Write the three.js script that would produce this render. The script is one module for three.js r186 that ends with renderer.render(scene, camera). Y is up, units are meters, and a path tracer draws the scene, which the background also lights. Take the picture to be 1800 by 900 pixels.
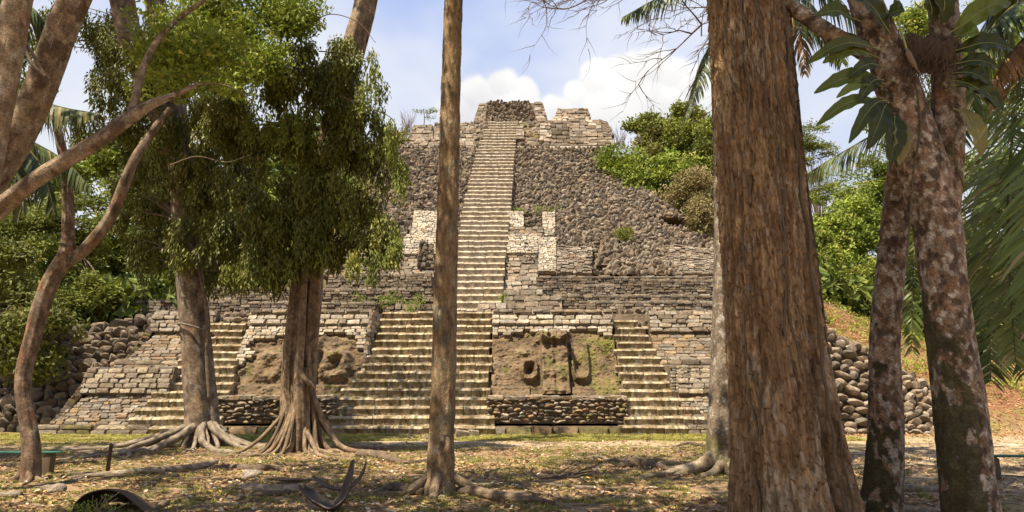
import * as THREE from 'three';
import { mergeGeometries, mergeVertices, toCreasedNormals } from 'three/addons/utils/BufferGeometryUtils.js';
import { ImprovedNoise } from 'three/addons/math/ImprovedNoise.js';

// ---------------------------------------------------------------- camera, sky, sun, exposure
const scene = new THREE.Scene();
const FOCAL = 1200, TILT = Math.atan(238 / 1200), EYE = 1.6;      // focal length in photo pixels, upward tilt, eye height
const camera = new THREE.PerspectiveCamera(2 * Math.atan(450 / FOCAL) * 180 / Math.PI, 2, 0.1, 3000);
camera.position.set(0, EYE, 0);
camera.rotation.x = TILT;
const renderer = new THREE.WebGLRenderer({ antialias: true });
renderer.toneMapping = THREE.LinearToneMapping;
renderer.toneMappingExposure = 2.3;
renderer.shadowMap.enabled = true;

const SUN_DIR = new THREE.Vector3(-0.33, 0.89, 0.31).normalize();
const sun = new THREE.DirectionalLight(new THREE.Color(1.0, 0.89, 0.69), 4.8);
sun.position.copy(SUN_DIR).multiplyScalar(120); sun.position.z -= 25;
sun.target.position.set(0, 0, -25);
sun.castShadow = true; sun.shadow.radius = 1;
sun.shadow.mapSize.set(4096, 4096);
Object.assign(sun.shadow.camera, { left: -60, right: 60, top: 60, bottom: -60, near: 1, far: 260 });
sun.name = 'sun';
scene.add(sun, sun.target);

// ---------------------------------------------------------------- helpers
const rng = (seed) => () => { seed |= 0; seed = seed + 0x6D2B79F5 | 0; let t = Math.imul(seed ^ seed >>> 15, 1 | seed); t = t + Math.imul(t ^ t >>> 7, 61 | t) ^ t; return ((t ^ t >>> 14) >>> 0) / 4294967296; };
const R0 = rng(7);
const rnd = (a = 1, b) => b === undefined ? R0() * a : a + R0() * (b - a);
const clamp = (x, a = 0, b = 1) => Math.min(b, Math.max(a, x));
const lerp = (a, b, t) => a + (b - a) * t;
const smooth = (a, b, x) => { const t = clamp((x - a) / (b - a)); return t * t * (3 - 2 * t); };
const V3 = THREE.Vector3;
const V = (x, y, d) => new V3(x, y, -d);
const IN = new ImprovedNoise();
const n3 = (x, y, z) => IN.noise(x + 31.7, y + 17.3, z + 5.1);
const fbm = (x, y, z, o = 4) => { let s = 0, a = 0.5; for (let i = 0; i < o; i++) { s += a * n3(x, y, z); x *= 2.03; y *= 2.03; z *= 2.03; a *= 0.5; } return s; };
const table = (pts) => (x) => { if (x <= pts[0][0]) return pts[0][1]; for (let i = 1; i < pts.length; i++) if (x <= pts[i][0]) return lerp(pts[i - 1][1], pts[i][1], (x - pts[i - 1][0]) / (pts[i][0] - pts[i - 1][0])); return pts[pts.length - 1][1]; };
const CT = Math.cos(TILT), ST = Math.sin(TILT);
// the point of the place that stands d metres deep on the line of sight of a photo pixel
const at = (px, py, d) => { const a = (px - 900) / FOCAL, b = (450 - py) / FOCAL, s = d / (CT - b * ST); return new V3(a * s, EYE + s * (b * CT + ST), -d); };
const ppm = (py, d) => FOCAL * (CT - (450 - py) / FOCAL * ST) / d;   // photo pixels per metre there
const proj = (v) => { const y = v.y - EYE, z = -v.z, cz = z * CT + y * ST, cy = y * CT - z * ST; return [900 + v.x / cz * FOCAL, 450 - cy / cz * FOCAL]; };
const names = {};
const numbered = (n) => { const k = names[n] = (names[n] ?? -1) + 1; return k ? `${n}_${String(k).padStart(3, '0')}` : n; };
const lit = (o) => { o.castShadow = o.receiveShadow = true; return o; };
function thing(name, label, category, group, pos) {
  const o = new THREE.Group(); o.name = numbered(name); if (pos) o.position.copy(pos);
  o.userData = { label, category }; if (group) o.userData.group = group;
  scene.add(o); return o;
}
function part(name, geo, mat, parent, kind) {
  const m = lit(new THREE.Mesh(geo, mat)); m.name = name;
  if (kind) m.userData.kind = kind;
  if (parent.isGroup && parent.parent === scene && (parent.position.x || parent.position.y || parent.position.z)) { m.position.copy(parent.position).negate(); }
  parent.add(m); return m;
}
function one(name, geo, mat, label, category, group) {   // a thing that is one mesh
  const m = lit(new THREE.Mesh(geo, mat)); m.name = numbered(name); m.userData = { label, category }; if (group) m.userData.group = group; scene.add(m); return m;
}
const setting = (name, geo, mat) => { const m = lit(new THREE.Mesh(geo, mat)); m.name = name; m.userData.kind = 'structure'; scene.add(m); return m; };
const L = (r, g, b) => new THREE.Color().setRGB(r, g, b);

// periodic lattice noise for textures
const PH = new Uint8Array(512); { const r = rng(99); const p = [...Array(256).keys()]; for (let i = 255; i > 0; i--) { const j = Math.floor(r() * (i + 1));[p[i], p[j]] = [p[j], p[i]]; } for (let i = 0; i < 512; i++) PH[i] = p[i & 255]; }
const vh = (x, y, s) => PH[(PH[(PH[x & 255] + y) & 255] + s) & 255] / 255;
const vnoise = (x, y, px, py, s = 0) => { const xi = Math.floor(x), yi = Math.floor(y); let fx = x - xi, fy = y - yi; fx = fx * fx * (3 - 2 * fx); fy = fy * fy * (3 - 2 * fy); const m = (a, p) => ((a % p) + p) % p; const x0 = m(xi, px), x1 = m(xi + 1, px), y0 = m(yi, py), y1 = m(yi + 1, py); return lerp(lerp(vh(x0, y0, s), vh(x1, y0, s), fx), lerp(vh(x0, y1, s), vh(x1, y1, s), fx), fy); };
const vfbm = (u, v, px, py, o = 4, s = 0) => { let t = 0, a = 0.5, n = 0; for (let i = 0; i < o; i++) { t += a * vnoise(u * px, v * py, px, py, s + i * 13); n += a; a *= 0.55; px *= 2; py *= 2; } return t / n; };
function texture(w, h, fn, srgb = true, rx = 1, ry = 1) {
  const d = new Uint8Array(w * h * 4);
  for (let y = 0; y < h; y++) for (let x = 0; x < w; x++) { const c = fn(x / w, y / h); const i = (y * w + x) * 4; if (typeof c === 'number') d[i] = d[i + 1] = d[i + 2] = clamp(c) * 255; else { d[i] = clamp(c[0]) * 255; d[i + 1] = clamp(c[1]) * 255; d[i + 2] = clamp(c[2]) * 255; } d[i + 3] = 255; }
  const t = new THREE.DataTexture(d, w, h, THREE.RGBAFormat);
  t.wrapS = t.wrapT = THREE.RepeatWrapping; t.magFilter = THREE.LinearFilter; t.minFilter = THREE.LinearMipmapLinearFilter; t.generateMipmaps = true;
  if (srgb) t.colorSpace = THREE.SRGBColorSpace; t.repeat.set(rx, ry); t.needsUpdate = true; return t;
}
const mix3 = (a, b, t) => [lerp(a[0], b[0], t), lerp(a[1], b[1], t), lerp(a[2], b[2], t)];

// ---------------------------------------------------------------- sky: blue with high thin veils and heaps of cumulus round the horizon
{
  const W = 2048, H = 1024, d = new Float32Array(W * H * 4);
  const heaps = [];
  const r = rng(41);
  const dirOf = (px, py) => { const p = at(px, py, 1000).sub(camera.position).normalize(); return [Math.atan2(p.x, -p.z), Math.asin(p.y)]; };
  // the cumulus seen behind the temple: puffs along its upper edge
  for (const [px, py, rad] of [[840, 168, 38], [885, 148, 36], [925, 160, 34], [905, 190, 60], [980, 195, 46], [1010, 165, 34], [1050, 140, 44], [1100, 122, 46], [1145, 118, 44], [1185, 130, 38], [1215, 150, 40], [1120, 170, 66], [1060, 190, 60], [1180, 190, 60], [1240, 190, 46], [860, 205, 50], [800, 200, 44], [960, 225, 60]]) { const [a, e] = dirOf(px, py); heaps.push([a, e, rad / FOCAL * 0.95]); }
  for (let i = 0; i < 46; i++) { const a = r() * Math.PI * 2, e = 0.1 + r() * 0.22; const dA = Math.atan2(Math.sin(a), Math.cos(a)); if (Math.abs(dA) < 0.75) continue; for (let k = 0; k < 5; k++) heaps.push([dA + (r() - 0.5) * 0.25, e + (r() - 0.6) * 0.1, 0.04 + r() * 0.06]); }
  for (let y = 0; y < H; y++) {
    const el = ((y + 0.5) / H - 0.5) * Math.PI, ce = Math.cos(el), se = Math.sin(el);
    for (let x = 0; x < W; x++) {
      const az = ((x + 0.5) / W) * Math.PI * 2;            // three.js equirect: u = atan2(z, x) / 2pi + 0.5
      const dx = -Math.cos(az) * ce, dz = -Math.sin(az) * ce;
      const A = Math.atan2(dx, -dz);
      const i = (y * W + x) * 4;
      const up = clamp(se);
      const g = Math.pow(1 - up, 3);
      let R = lerp(0.42, 0.74, g), G = lerp(0.56, 0.84, g), B = lerp(0.96, 1.02, g);
      if (se > -0.05) {
        const k = 1 / (Math.max(se, 0) + 0.22);
        const vx = dx * k, vz = dz * k;
        const veil = smooth(-0.10, 0.36, fbm(vx * 1.5, 3.3, vz * 1.5, 5) + 0.02) * 0.85;
        const fine = 0.5 + fbm(vx * 5, 7.7, vz * 5, 4);
        const va = clamp(veil * (0.65 + 0.5 * fine));
        R = lerp(R, 0.93, va); G = lerp(G, 0.96, va); B = lerp(B, 1.04, va);
        let m = 0, top = 0;
        const w1 = fbm(dx * 11, el * 11, dz * 11, 7) * 1.25, w2 = fbm(dx * 5 + 9, el * 5, dz * 5, 4);
        for (const h of heaps) { let da = A - h[0]; if (da > Math.PI) da -= 2 * Math.PI; if (da < -Math.PI) da += 2 * Math.PI; if (Math.abs(da) > 0.25) continue; const de = el - h[1]; if (Math.abs(de) > 0.25) continue; const q = 1 - Math.hypot(da * ce, de * 1.08) / h[2] + w1 * 0.75; if (q > m) { m = q; top = de / h[2]; } }
        const low = smooth(0.52, 0.26, el + w2 * 0.25) * 0.8; R = lerp(R, 0.93, low); G = lerp(G, 0.95, low); B = lerp(B, 0.99, low);
        const ca = smooth(0.0, 0.30, m);
        const body = clamp(0.90 + top * 0.10 + w1 * 0.20 + w2 * 0.34, 0.74, 1.1);
        R = lerp(R, 1.12 * body, ca); G = lerp(G, 1.11 * body, ca); B = lerp(B, 1.08 * lerp(body, 1, 0.2), ca);
      } else { R = 0.25; G = 0.24; B = 0.2; }
      d[i] = R; d[i + 1] = G; d[i + 2] = B; d[i + 3] = 1;
    }
  }
  const t = new THREE.DataTexture(d, W, H, THREE.RGBAFormat, THREE.FloatType);
  t.mapping = THREE.EquirectangularReflectionMapping; t.magFilter = THREE.LinearFilter; t.needsUpdate = true;
  scene.background = t; scene.environment = t;
  scene.backgroundIntensity = 0.41; scene.environmentIntensity = 0.41;
}

// ---------------------------------------------------------------- materials
const stoneTex = texture(512, 512, (u, v) => { const a = vfbm(u, v, 6, 6, 6), b = vfbm(u, v, 22, 22, 4, 50), c = vfbm(u, v, 4, 4, 3, 90); const pit = smooth(0.62, 0.72, vfbm(u, v, 40, 40, 3, 20)); const g = 0.62 + a * 0.42 + (b - 0.5) * 0.35 - pit * 0.18; return [g * lerp(1.0, 1.03, c), g * lerp(0.99, 0.96, c), g * lerp(0.98, 0.86, c)]; });
const stoneBump = texture(512, 512, (u, v) => 0.55 * vfbm(u, v, 10, 10, 6) + 0.45 * vfbm(u, v, 40, 40, 4, 60) - 0.35 * smooth(0.6, 0.7, vfbm(u, v, 34, 34, 3, 20)), false);
const stoneMat = (c, opt = {}) => new THREE.MeshStandardMaterial({ color: c, map: stoneTex, bumpMap: stoneBump, bumpScale: 0.03, roughness: 0.96, ...opt });
// tones: 0 cream limestone, 1 pale grey, 2 warm grey, 3 brown grey, 4 dark grey, 5 near white plastered, 6 ochre, 7 moss-stained
const TONES = [L(0.54, 0.465, 0.355), L(0.45, 0.41, 0.355), L(0.35, 0.30, 0.245), L(0.26, 0.212, 0.162), L(0.18, 0.155, 0.128), L(0.65, 0.60, 0.52), L(0.36, 0.26, 0.155), L(0.22, 0.195, 0.085)];
const TONE_MATS = TONES.map((c) => stoneMat(c));
const stoneVC = stoneMat(L(1, 1, 1), { vertexColors: true });
const fillMat = stoneMat(L(0.20, 0.155, 0.105));
const fillPale = stoneMat(L(0.30, 0.25, 0.19));
// step stones: the same limestone with moss and brown crust in patches on the faces
const stepTex = texture(512, 256, (u, v) => { const a = vfbm(u, v, 8, 4, 6), b = vfbm(u, v, 30, 15, 4, 50); const g = 0.60 + a * 0.44 + (b - 0.5) * 0.34; const brown = smooth(0.46, 0.60, vfbm(u, v, 7, 4, 5, 120)); const moss = smooth(0.55, 0.66, vfbm(u, v, 9, 5, 5, 170)); let c = [g, g * 0.97, g * 0.91]; c = mix3(c, [g * 0.74, g * 0.64, g * 0.47], brown * 0.6); c = mix3(c, [g * 0.56, g * 0.54, g * 0.24], moss * 0.7); return c; });
const stepMats = [L(0.58, 0.515, 0.42), L(0.53, 0.47, 0.38), L(0.47, 0.405, 0.315), L(0.61, 0.55, 0.46)].map((c) => new THREE.MeshStandardMaterial({ color: c, map: stepTex, bumpMap: stoneBump, bumpScale: 0.035, roughness: 0.96 }));
const cleanStepMats = [L(0.58, 0.52, 0.43), L(0.51, 0.455, 0.375), L(0.54, 0.475, 0.375)].map((c) => stoneMat(c));

// ---------------------------------------------------------------- stone shapes shared by all pieces
const jitterGeo = (g, amt, seed, keepUV = true) => { const r = rng(seed), p = g.attributes.position, key = {}; for (let i = 0; i < p.count; i++) { const k = [p.getX(i), p.getY(i), p.getZ(i)].map((v) => v.toFixed(3)).join(); key[k] ??= [(r() - 0.5) * amt, (r() - 0.5) * amt, (r() - 0.5) * amt]; const d = key[k]; p.setXYZ(i, p.getX(i) + d[0], p.getY(i) + d[1], p.getZ(i) + d[2]); } return g; };
function wornBox(sx, sy, sz, inset, amt, seed, ulen = 1) {
  const g = new THREE.BoxGeometry(1, 1, 1, sx, sy, sz), p = g.attributes.position, uv = g.attributes.uv, r = rng(seed);
  const iy = inset, ix = inset / Math.max(1, ulen * 0.7);
  for (let i = 0; i < p.count; i++) {
    let x = p.getX(i), y = p.getY(i), z = p.getZ(i); const ex = Math.abs(x) > 0.49, ey = Math.abs(y) > 0.49, ez = Math.abs(z) > 0.49; const e = ex + ey + ez;
    if (e >= 2) { const k = e === 3 ? 1.5 : 1; if (ex) x -= Math.sign(x) * ix * k; if (ey) y -= Math.sign(y) * iy * k; if (ez) z -= Math.sign(z) * iy * k; }
    p.setXYZ(i, x, y, z);
  }
  const o = r() * 9, o2 = r() * 9; for (let i = 0; i < uv.count; i++) uv.setXY(i, uv.getX(i) * 0.5 * ulen + o, uv.getY(i) * 0.35 + o2);
  jitterGeo(g, amt, seed + 1);
  return toCreasedNormals(g, 0.7);
}
const blockGeos = [...Array(8).keys()].map((k) => wornBox(2, 2, 2, 0.05, 0.11, 100 + k));
function noseBox(segs, seed, ulen, amt = 0.06) {
  const g = new THREE.BoxGeometry(1, 1, 1, segs, 4, 2), p = g.attributes.position, uv = g.attributes.uv, r = rng(seed);
  for (let i = 0; i < p.count; i++) { let x = p.getX(i), y = p.getY(i), z = p.getZ(i); if (Math.abs(x) > 0.49) x -= Math.sign(x) * (0.005 + (Math.abs(y) > 0.49 ? 0.006 : 0)); if (z > 0.49) { if (y > 0.49) { y -= 0.03; z -= 0.17; } else if (y > 0.2) y -= 0.02; else z -= y > -0.1 ? 0.05 : 0.085; } p.setXYZ(i, x, y, z); }
  const o = r() * 9, o2 = r() * 9; for (let i = 0; i < uv.count; i++) uv.setXY(i, uv.getX(i) * 0.4 * ulen + o, uv.getY(i) * 0.3 + o2);
  const key = {}; for (let i = 0; i < p.count; i++) { const k = [p.getX(i), p.getY(i), p.getZ(i)].map((v) => v.toFixed(3)).join(); key[k] ??= [(r() - 0.5) * amt * 0.3, (r() - 0.5) * amt * 0.75, (r() - 0.5) * amt * 0.3]; const d = key[k]; p.setXYZ(i, p.getX(i) + d[0] * (Math.abs(p.getX(i)) > 0.45 ? 0.2 : 1), p.getY(i) + d[1], p.getZ(i) + d[2]); }
  return toCreasedNormals(g, 0.45);
}
const stepGeos = [...Array(8).keys()].map((k) => noseBox(7, 200 + k, 3.2, 0.09));
const rubbleGeos = [...Array(8).keys()].map((k) => { let g = new THREE.IcosahedronGeometry(0.5, 1); const r = rng(300 + k), o = r() * 50; const planes = [...Array(9)].map(() => [new V3(r() - 0.5, r() - 0.5, r() - 0.5).normalize(), 0.30 + r() * 0.16]); g = mergeVertices(g.deleteAttribute('normal') && (g.deleteAttribute('uv'), g)); const p = g.attributes.position, uv = []; for (let i = 0; i < p.count; i++) { const v = new V3().fromBufferAttribute(p, i); const s = 1 + 0.35 * n3(v.x * 2.6 + o, v.y * 2.6, v.z * 2.6); v.multiplyScalar(s * 1.12); for (const [pn, pd] of planes) { const e = v.dot(pn) - pd; if (e > 0) v.addScaledVector(pn, -e); } v.y = clamp(v.y, -0.36 - r() * 0.06, 0.36 + r() * 0.06) * 1.15; v.x = clamp(v.x, -0.46, 0.46) * 1.05; p.setXYZ(i, v.x, v.y, v.z); uv.push(v.x * 0.4 + o, v.y * 0.4 + o + v.z * 0.2); } g.setAttribute('uv', new THREE.Float32BufferAttribute(uv, 2)); return toCreasedNormals(g, 0.5); });

// bilinear point of a quad given as bl, br, tr, tl
const bil = (q, u, v) => new V3().lerpVectors(new V3().lerpVectors(q[0], q[1], u), new V3().lerpVectors(q[3], q[2], u), v);
function frameAt(q, u, v) { const e = 0.01; const U = bil(q, Math.min(1, u + e), v).sub(bil(q, Math.max(0, u - e), v)).normalize(); let W = bil(q, u, Math.min(1, v + e)).sub(bil(q, u, Math.max(0, v - e))).normalize(); const N = new V3().crossVectors(U, W).normalize(); W = new V3().crossVectors(N, U); return new THREE.Matrix4().makeBasis(U, W, N); }
const pick = (w) => { let s = 0; for (const k in w) s += w[k]; let r = rnd(s); for (const k in w) { r -= w[k]; if (r <= 0) return +k; } return +Object.keys(w)[0]; };
// courses of stones over a quad: list of { m, g, tone }
function courses(q, { h = 0.25, len = 0.5, depth = 0.35, out = 0.05, jit = 0.03, tones = { 2: 1 }, rubble = false, wild = 0, gap = 0.975, mask = null, tilt = 0.04 }) {
  const res = []; const Hh = q[0].distanceTo(q[3]) * 0.5 + q[1].distanceTo(q[2]) * 0.5; const rows = Math.max(1, Math.round(Hh / h));
  for (let i = 0; i < rows; i++) {
    const v = (i + 0.5) / rows, row = bil(q, 0, v).distanceTo(bil(q, 1, v)); let x = -rnd(0, len * 0.5);
    while (x < row - 0.02) {
      let l = len * rnd(0.55, 1.5); let x0 = Math.max(0, x), x1 = Math.min(row, x + l); x += l;
      if (x1 - x0 < len * 0.3) { if (x1 >= row - 0.01) break; continue; }
      const u = (x0 + x1) / 2 / row, vv = clamp(v + rnd(-wild, wild) / rows);
      if (mask && !mask(u, vv)) continue;
      const M = frameAt(q, u, vv), c = bil(q, u, vv); const N = new V3().setFromMatrixColumn(M, 2);
      c.addScaledVector(N, out - depth / 2 + rnd(-jit, jit));
      const rot = new THREE.Matrix4().makeRotationFromEuler(new THREE.Euler(rnd(-tilt, tilt), rnd(-tilt, tilt), rnd(-tilt, tilt) * (rubble ? 4 : 0.5)));
      const hh = Hh / rows * gap * (rubble ? rnd(0.85, 1.35) : rnd(0.88, 1.03));
      M.multiply(rot).scale(new V3((x1 - x0) * (rubble ? rnd(0.95, 1.2) : gap + 0.03), hh, depth)).setPosition(c);
      res.push({ m: M, g: Math.floor(rnd(8)), tone: pick(tones), rubble, size: (x1 - x0) * hh });
    }
  }
  return res;
}
function asParts(list, name, parent, mats = TONE_MATS, geos) { for (const s of list) { const m = lit(new THREE.Mesh((geos ?? (s.rubble ? rubbleGeos : blockGeos))[s.g % (geos ? geos.length : 8)], mats[s.tone])); m.name = name; s.m.decompose(m.position, m.quaternion, m.scale); parent.add(m); } }
function asStuff(list, name, parent) {
  if (!list.length) return;
  const gs = list.map((s) => { let g = (s.rubble ? rubbleGeos : blockGeos)[s.g].clone(); if (g.index) g = g.toNonIndexed(); g.applyMatrix4(s.m); const c = TONES[s.tone], k = rnd(0.62, 1.22), w = rnd(0.94, 1.07), col = new Float32Array(g.attributes.position.count * 3); for (let i = 0; i < col.length; i += 3) { col[i] = c.r * k * w; col[i + 1] = c.g * k; col[i + 2] = c.b * k / w; } g.setAttribute('color', new THREE.BufferAttribute(col, 3)); return g; });
  const m = part(name, mergeGeometries(gs), stoneVC, parent, 'stuff'); return m;
}
// a solid from four front corners (bl, br, tr, tl) back to depth, uv in metres
function solid(q, back, topBack = back, inset = 0) {
  if (inset) q = q.map((p) => p.clone().add(V(0, -inset * 0.3, inset)));
  const b = [V(q[0].x, q[0].y, back), V(q[1].x, q[1].y, back), V(q[2].x, q[2].y, topBack), V(q[3].x, q[3].y, topBack)];
  const faces = [[q[0], q[1], q[2], q[3]], [b[1], b[0], b[3], b[2]], [b[0], q[0], q[3], b[3]], [q[1], b[1], b[2], q[2]], [q[3], q[2], b[2], b[3]], [b[0], b[1], q[1], q[0]]];
  const pos = [], uv = [], idx = [];
  for (const f of faces) { const s = pos.length / 3; const e1 = f[1].clone().sub(f[0]), n = new V3().crossVectors(e1, f[3].clone().sub(f[0])); const ax = Math.abs(n.y) > Math.abs(n.x) && Math.abs(n.y) > Math.abs(n.z) ? 'y' : Math.abs(n.x) > Math.abs(n.z) ? 'x' : 'z'; for (const p of f) { pos.push(p.x, p.y, p.z); uv.push(...(ax === 'y' ? [p.x * 0.4, p.z * 0.4] : ax === 'x' ? [p.z * 0.4, p.y * 0.4] : [p.x * 0.4, p.y * 0.4])); } idx.push(s, s + 1, s + 2, s, s + 2, s + 3); }
  const g = new THREE.BufferGeometry(); g.setAttribute('position', new THREE.Float32BufferAttribute(pos, 3)); g.setAttribute('uv', new THREE.Float32BufferAttribute(uv, 2)); g.setIndex(idx); return toCreasedNormals(g, 0.3);
}

// ---------------------------------------------------------------- ground: one sheet, with the wooded mound round the temple
const prof = table([[29, 0], [33, 3.2], [35.5, 5.8], [41, 10.6], [42, 11.0], [48.5, 17.6], [52, 20], [58, 20], [90, 0]]);
const rowNearR = table([[9, 0.6], [11.5, 4.7], [13.3, 3.6], [15.5, 2.1], [17.2, 1.1], [20, 0.95], [26, 0.7], [40, 0.2]]);
const rowFarR = table([[9, 5.6], [16, 6.1], [18, 5.3], [24, 3.2], [40, 1.5]]);
const rowFarL = table([[-60, 1.0], [-34, 2.0], [-26, 3.0], [-17, 4.6], [-12, 4.9]]);
function groundY(x, z) {
  const D = -z; let h = 0;
  if (D > 26) {
    const core = prof(D);
    const side = x > 9.5 ? core - (x - 9.5) * 0.95 : x < -12 ? core - (-12 - x) * 0.95 : core;
    h = Math.max(h, side);
    if (x > 8) { const a = rowNearR(x), b = rowFarR(x); const t = clamp((D - 28.2) / 7); const r = D < 28.2 ? a * (x > 17.3 ? smooth(26.6, 28.2, D) : smooth(28.0, 28.4, D)) : lerp(a, b, t); h = Math.max(h, r * smooth(8, 10.5, x) * (D > 60 ? smooth(100, 60, D) : 1)); }
    if (x < -11) { const b = rowFarL(x); h = Math.max(h, b * smooth(30.2, 33.2, D) * (D > 60 ? smooth(100, 60, D) : 1)); }
    h += (fbm(x * 0.35, 1, z * 0.35, 3) * 0.5) * smooth(30, 36, D);
  }
  h += fbm(x * 0.5, 0, z * 0.5, 3) * 0.07 * smooth(29, 24, D) + fbm(x * 2.3, 4, z * 2.3, 3) * 0.035;
  return h;
}
{
  const xs = [], zs = [];
  for (let x = -34; x <= 34.001; x += 0.125) xs.push(x); for (let k = 1; k < 34; k++) { const e = 34 + 0.125 * (Math.pow(1.22, k) - 1) / 0.22 * 1.2; if (e < 900) { xs.push(e); xs.unshift(-e); } }
  for (let z = 4; z >= -30; z -= 0.1) zs.push(z); for (let z = -30.3; z > -62; z -= 0.5) zs.push(z); for (let k = 1; k < 22; k++) { zs.push(-62 - 0.6 * (Math.pow(1.32, k) - 1) / 0.32); zs.unshift(4 + 0.4 * (Math.pow(1.3, k) - 1) / 0.3); }
  const nx = xs.length, nz = zs.length, pos = new Float32Array(nx * nz * 3), col = new Float32Array(nx * nz * 3), uv = new Float32Array(nx * nz * 2);
  const soil = [0.36, 0.245, 0.145], sand = [0.56, 0.44, 0.31], turf = [0.26, 0.22, 0.06], green = [0.14, 0.16, 0.035], rust = [0.27, 0.115, 0.045], wood = [0.10, 0.09, 0.035];
  for (let j = 0; j < nz; j++) for (let i = 0; i < nx; i++) {
    const x = xs[i], z = zs[j], D = -z, k = j * nx + i; pos.set([x, groundY(x, z), z], k * 3); uv.set([x / 1.7, z / 1.7], k * 2);
    const a = fbm(x * 0.35, 2, z * 0.5, 4), b = fbm(x * 1.3, 9, z * 1.6, 4), c = fbm(x * 5, 5, z * 5, 3);
    let m = mix3(soil, [0.44, 0.32, 0.20], smooth(-0.2, 0.3, b + c * 0.5));
    m = mix3(m, turf, smooth(0.0, 0.28, a + b * 0.5 + c * 0.35) * 0.75);
    m = mix3(m, green, smooth(0.16, 0.34, b + c * 0.6) * 0.6);
    // the mown grass at the foot of the temple
    const strip = smooth(19.5, 22.5, D + a * 6) * smooth(28.5, 26.0, D); const gr = mix3(turf, [0.36, 0.32, 0.07], smooth(-0.2, 0.3, b)); m = mix3(m, gr, strip * (x > 12 ? 0.35 : 0.9) * smooth(-0.45, 0.05, b + c));
    // the worn sandy path
    const pathX = smooth(1.6, 0.3, Math.abs(D - (22.2 - 0.35 * Math.sin(x * 0.4))) / 1.5 + b * 1.2) * smooth(-5.6, -3.6, x) * smooth(9, 3, x + a * 3);
    const foot = smooth(1.5, 0.4, Math.hypot((x + 3.2) / 1.5, (D - 24.6) / 1.3) + b);
    const right = smooth(6.5, 9.0, x + a * 5) * smooth(9, 12, D + b * 3) * smooth(27, 24.5, D);
    m = mix3(m, sand, clamp(Math.max(pathX * 0.95, foot, right * 0.8)) * smooth(-0.5, 0.0, c + 0.15));
    if (D > 26.4 && x > 10) m = mix3(m, mix3(rust, turf, smooth(-0.1, 0.25, a + b)), smooth(27, 28, D) * smooth(60, 44, D) * 0.85);
    if (D > 35 || (D > 30 && x < -14)) m = mix3(m, wood, 0.8);
    col.set(m, k * 3);
  }
  const idx = []; for (let j = 0; j < nz - 1; j++) for (let i = 0; i < nx - 1; i++) { const a = j * nx + i; idx.push(a, a + 1, a + nx, a + 1, a + nx + 1, a + nx); }
  const g = new THREE.BufferGeometry(); g.setAttribute('position', new THREE.BufferAttribute(pos, 3)); g.setAttribute('color', new THREE.BufferAttribute(col, 3)); g.setAttribute('uv', new THREE.BufferAttribute(uv, 2)); g.setIndex(idx); g.computeVertexNormals();
  const soilTex = texture(1024, 1024, (u, v) => { const a = vfbm(u, v, 12, 12, 6, 3), b = vfbm(u, v, 90, 90, 3, 33), c = vfbm(u, v, 40, 40, 3, 66); const fl = smooth(0.62, 0.7, c); const g0 = 0.62 + a * 0.34 + (b - 0.5) * 0.5; return mix3([g0, g0 * 0.98, g0 * 0.94], [g0 * 1.25, g0 * 1.02, g0 * 0.7], fl * 0.5); });
  const soilBump = texture(1024, 1024, (u, v) => 0.5 * vfbm(u, v, 20, 20, 5, 3) + 0.5 * vfbm(u, v, 90, 90, 3, 33), false);
  setting('ground', g, new THREE.MeshStandardMaterial({ vertexColors: true, map: soilTex, bumpMap: soilBump, bumpScale: 0.03, roughness: 1 }));
}

// ---------------------------------------------------------------- the temple
const temple = thing('temple', 'stepped stone temple pyramid with broad lower stairs and long central stairway', 'temple');
const grp = (name, label) => { const g = new THREE.Group(); g.name = name; if (label) g.userData.label = label; temple.add(g); return g; };
let rubbleParts = 0, blockParts = 0;
const yAt = (py, d) => at(900, py, d).y, xAt = (px, py, d) => at(px, py, d).x;
// a wall part: fill behind, stones in front. individual stones up to the limits, else joined
function wall(name, q, back, o, opts = {}) {
  const g = part(name, solid(q, back, opts.topBack ?? back, opts.inset ?? (o.rubble ? 0.03 : 0.02)), opts.fill ?? fillMat, opts.parent ?? temple); if (opts.label) g.userData.label = opts.label;
  const list = courses(q, o);
  if (opts.parts) { list.sort((a, b) => b.size - a.size); const n = Math.min(opts.parts, list.length); asParts(list.slice(0, n), o.rubble ? 'rubble_stone' : 'facing_block', g); if (o.rubble) rubbleParts += n; else blockParts += n; asStuff(list.slice(n), o.rubble ? 'small_rubble' : 'small_blocks', g); }
  else asStuff(list, o.rubble ? 'rubble' : 'masonry', g);
  // capping course along the top edge
  if (opts.cap) { const [a, b] = [q[3], q[2]]; const cq = [a.clone(), b.clone(), b.clone().add(V(0, 0.02, opts.cap)), a.clone().add(V(0, 0.02, opts.cap))]; asStuff(courses(cq, { h: opts.cap, len: 0.55, depth: 0.16, out: 0.06, jit: 0.03, tones: opts.capTones ?? { 0: 2, 1: 3, 2: 2 }, tilt: 0.07 }), 'capping', g); }
  return g;
}
const rect = (x0, x1, y0, y1, d0, d1 = d0, x0t = x0, x1t = x1) => [V(x0, y0, d0), V(x1, y0, d0), V(x1t, y1, d1), V(x0t, y1, d1)];

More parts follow.
